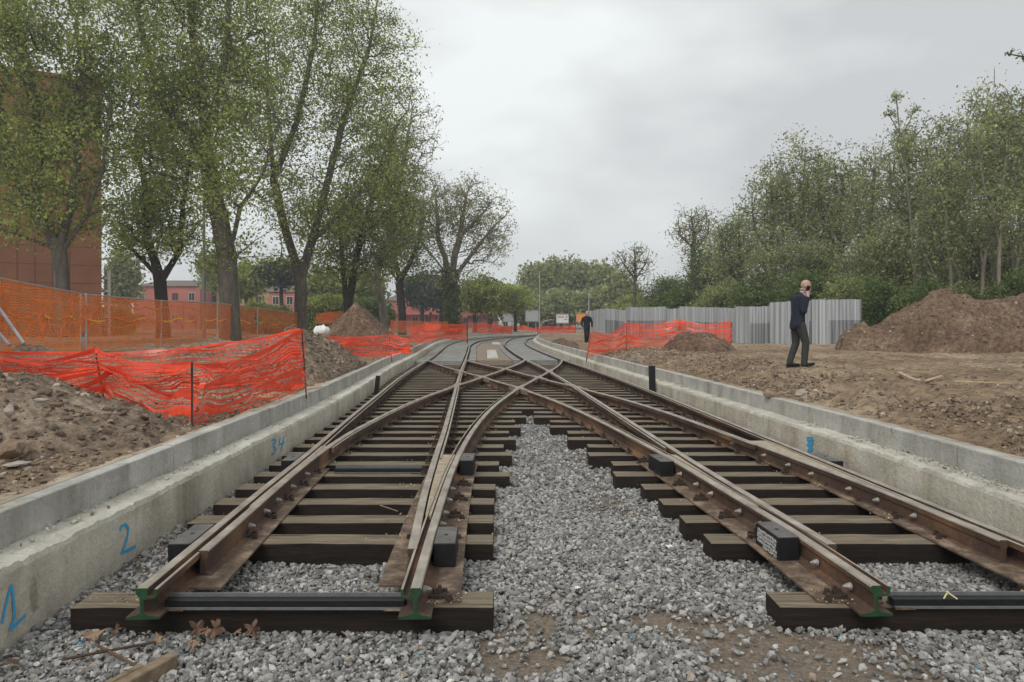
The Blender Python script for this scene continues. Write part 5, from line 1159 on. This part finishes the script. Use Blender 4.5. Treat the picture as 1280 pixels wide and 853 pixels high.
def face(bm, c, f, s=1.0, up=Vector((0, 0, 1))):
    """head with brow, nose, chin, ears; f = facing direction"""
    f = Vector(f).normalized(); sd_ = f.cross(up).normalized(); c = Vector(c)
    q = lambda a, b, d: c+f*a*s+sd_*b*s+up*d*s
    blob(bm, q(-.012, 0, .03), .098*s, (1, .86, 1.02) if abs(f.x) > .5 else (.86, 1, 1.02)); blob(bm, q(.02, 0, -.035), .074*s, (1, .86, 1.15) if abs(f.x) > .5 else (.86, 1, 1.15)); blob(bm, q(.055, 0, -.085), .034*s); blob(bm, q(.085, 0, .022), .022*s, (1, 1, .6))
    for k in range(5): blob(bm, q(.085+.006*k, 0, .012-.012*k), .012*s+.0012*k)
    blob(bm, q(.083, 0, -.06), .018*s, (1, 1, .5))
    for e in (-1, 1): blob(bm, q(-.005, e*.083, -.005), .02*s, (1, .5, 1.5) if abs(f.x) > .5 else (.5, 1, 1.5)); blob(bm, q(.06, e*.035, -.03), .022*s)
Y0 = 14.7; gx = at(1000, Y0); t = empty('person', (gx, Y0, float(gz(gx, Y0))-.0)); z_off = zt(459.5, Y0)-t.location.z; t.location.z += z_off*.0
tag(t, 'bald man in dark blazer and grey trousers walking right with a phone at his ear', 'person')
bm = bmesh.new(); hf = Vector((.93, 0, -.36)).normalized(); face(bm, (.115, 0, 1.615), hf, 1.04, Vector((.36, 0, .93)))
chain(bm, [(.075, 0, 1.54, .058), (.02, 0, 1.44, .066)]); chain(bm, [(.0, 0, 1.40, .09, 1, 1.6), (-.03, 0, 1.1, .1, 1, 1.3), (-.04, 0, .9, .1, 1, 1.4)])
# right arm (camera side) bent to the ear
chain(bm, [(-.04, -.19, 1.38, .055), (-.02, -.24, 1.12, .045)]); chain(bm, [(-.02, -.24, 1.12, .042), (.09, -.17, 1.4, .028)])
chain(bm, [(.09, -.165, 1.4, .028), (.1, -.145, 1.455, .036, 1, .6), (.1, -.135, 1.49, .034, 1, .6)])
for k, (dx, ln) in enumerate(((.0, .058), (.0, .066), (.0, .062), (.0, .05))):
    a = Vector((.128-.018*k*0, -.15, 1.485+.0)); zf = 1.452+.02*k
    chain(bm, [(.115, -.135, zf, .0105), (.137, -.132, zf+.012, .0095), (.14, -.108, zf+.02, .0085)])
chain(bm, [(.085, -.14, 1.45, .013), (.068, -.13, 1.485, .0115), (.066, -.122, 1.52, .01)])
# left arm hanging
chain(bm, [(-.04, .19, 1.38, .055), (-.02, .24, 1.12, .045), (.08, .24, .9, .03)]); chain(bm, [(.085, .24, .88, .03, 1, .5), (.1, .24, .82, .032, 1, .5)])
for k in range(4): chain(bm, [(.085+.014*k, .24, .81, .009), (.09+.014*k, .235, .765, .0085), (.08+.012*k, .22, .735, .008)])
chain(bm, [(.1, .23, .86, .012), (.125, .215, .82, .01), (.125, .2, .785, .009)])
for s_, L in ((-1, [(-.02, .86, .085), (.075, .5, .055), (.045, .12, .04)]), (1, [(-.05, .86, .085), (-.05, .48, .055), (-.17, .14, .04)])): chain(bm, [(x, s_*.09, z, r) for x, z, r in L]); 
remeshed('body', bm, M_skin, t, .0075, 2)
bm = bmesh.new(); chain(bm, [(.0, 0, 1.425, .06, 1.1, 2.6), (-.02, 0, 1.36, .115, 1, 1.75), (-.03, 0, 1.15, .13, 1, 1.4), (-.04, 0, .98, .128, 1.05, 1.42), (-.05, 0, .86, .135, 1.1, 1.42)])
chain(bm, [(-.1, 0, .88, .07, 1, 1.8), (-.15, 0, .8, .05, 1, 2.2)])
chain(bm, [(-.03, -.19, 1.375, .08), (-.02, -.245, 1.12, .066)]); chain(bm, [(-.02, -.245, 1.12, .064), (.075, -.18, 1.37, .046)])
chain(bm, [(-.03, .19, 1.375, .08), (-.02, .245, 1.12, .064), (.075, .24, .92, .046)])
chain(bm, [(.0, -.06, 1.47, .03), (-.04, 0, 1.485, .035), (.0, .06, 1.47, .03)])
remeshed('blazer', bm, M_navy, t, .014, 4)
bm = bmesh.new(); chain(bm, [(.07, 0, 1.46, .065), (.075, 0, 1.4, .06, .9, .8), (.085, 0, 1.3, .035, 1, .8)]); remeshed('shirt', bm, M_shirt, t, .012, 2)
bm = bmesh.new(); chain(bm, [(-.04, 0, .93, .115, 1, 1.3), (-.04, 0, .83, .12, 1, 1.35)])
chain(bm, [(-.02, -.09, .84, .105), (.08, -.09, .5, .078), (.05, -.09, .13, .066), (.05, -.09, .09, .07)]); chain(bm, [(-.05, .09, .84, .105), (-.05, .09, .48, .076), (-.165, .09, .14, .064), (-.165, .09, .1, .068)]); remeshed('trousers', bm, M_grey, t, .014, 4)
for (ax, ay, az, dz) in ((.05, -.09, .06, .05), (-.165, .09, .05, -.0)):
    bm = bmesh.new(); chain(bm, [(ax-.03, ay, az+.01, .046, 1, .9), (ax+.07, ay, az, .045, 1, .95), (ax+.17, ay, az-.005+dz*.5, .036, 1.2, 1.15)])
    for v in bm.verts: v.co.z = max(v.co.z, az-.045+max(0, (v.co.x-ax))*dz*1.5)
    remeshed('shoe', bm, M_shoe, t, .011, 2)
bm = bmesh.new(); 
for a in range(-7, 8):
    an = a/7*1.0+math.pi; blob(bm, Vector((.09+.084*math.cos(an), .074*math.sin(an), 1.56)), .011, (1, 1, 2.6))
remeshed('hair', bm, M_hair, t, .01, 2)
bm = bmesh.new(); bx(bm, -.038, .038, -.006, .006, -.08, .08); ph = done('phone', bm, [M_phone], None, .003)
ph.location = t.location+Vector((.105, -.118, 1.545)); ph.rotation_euler = (R_(6), R_(18), 0); tag(ph, 'black phone held to the ear of the bald man', 'phone')
bm = bmesh.new(); bx(bm, -.03, -.008, -.0075, -.0052, .035, .068); done('camera_bump', bm, [M_shoe], ph)
# far man
Y1 = 40.0; gx = at(733.5, Y1); t = empty('person', (gx, Y1, .68), R_(8)); tag(t, 'distant man in black walking towards the camera beside the orange net', 'person')
bm = bmesh.new(); face(bm, (0, -.02, 1.62), (0, -1, 0)); chain(bm, [(0, 0, 1.54, .055), (0, 0, 1.44, .065)]); chain(bm, [(0, 0, 1.38, .09, 1.7, 1), (0, 0, .95, .1, 1.4, 1)])
for s_ in (-1, 1):
    chain(bm, [(s_*.2, 0, 1.38, .05), (s_*.29, .03, 1.12, .042), (s_*.27, -.1, .88, .03)]); chain(bm, [(s_*.27, -.11, .86, .03), (s_*.265, -.13, .8, .03)])
    for k in range(4): chain(bm, [(s_*(.255+.009*k), -.14-.012*k+.02, .79, .009), (s_*(.25+.009*k), -.15-.01*k+.02, .74, .008)])
    chain(bm, [(s_*.25, -.13, .83, .011), (s_*.225, -.15, .79, .009)])
chain(bm, [(-.09, 0, .9, .08), (-.1, -.14, .5, .055), (-.09, -.1, .1, .04)]); chain(bm, [(.09, 0, .9, .08), (.09, .0, .5, .055), (.08, .2, .14, .04)]); remeshed('body', bm, M_skin, t, .011, 2)
bm = bmesh.new(); chain(bm, [(0, 0, 1.44, .07, 2.2, 1), (0, 0, 1.36, .115, 1.8, 1), (0, 0, 1.1, .125, 1.45, 1), (0, 0, .84, .135, 1.5, 1)])
for s_ in (-1, 1): chain(bm, [(s_*.2, 0, 1.37, .075), (s_*.29, .03, 1.12, .062), (s_*.27, -.1, .9, .045)])
remeshed('jacket', bm, M_blk, t, .016, 3)
bm = bmesh.new(); chain(bm, [(0, 0, .92, .11, 1.4, 1), (0, 0, .84, .11, 1.4, 1)]); chain(bm, [(-.09, 0, .88, .1), (-.1, -.14, .5, .075), (-.09, -.1, .1, .062)]); chain(bm, [(.09, 0, .88, .1), (.09, .0, .5, .073), (.08, .2, .14, .06)]); remeshed('trousers', bm, M_blk, t, .016, 3)
for ax, ay, az in ((-.09, -.1, .04), (.08, .2, .09)):
    bm = bmesh.new(); chain(bm, [(ax, ay+.03, az, .045), (ax, ay-.15, az-.005, .038, 1.1, 1)]); remeshed('shoe', bm, M_shoe, t, .012, 2)
bm = bmesh.new(); blob(bm, Vector((0, .015, 1.675)), .094, (.88, 1, .8)); remeshed('hair', bm, M_hair, t, .014, 2)
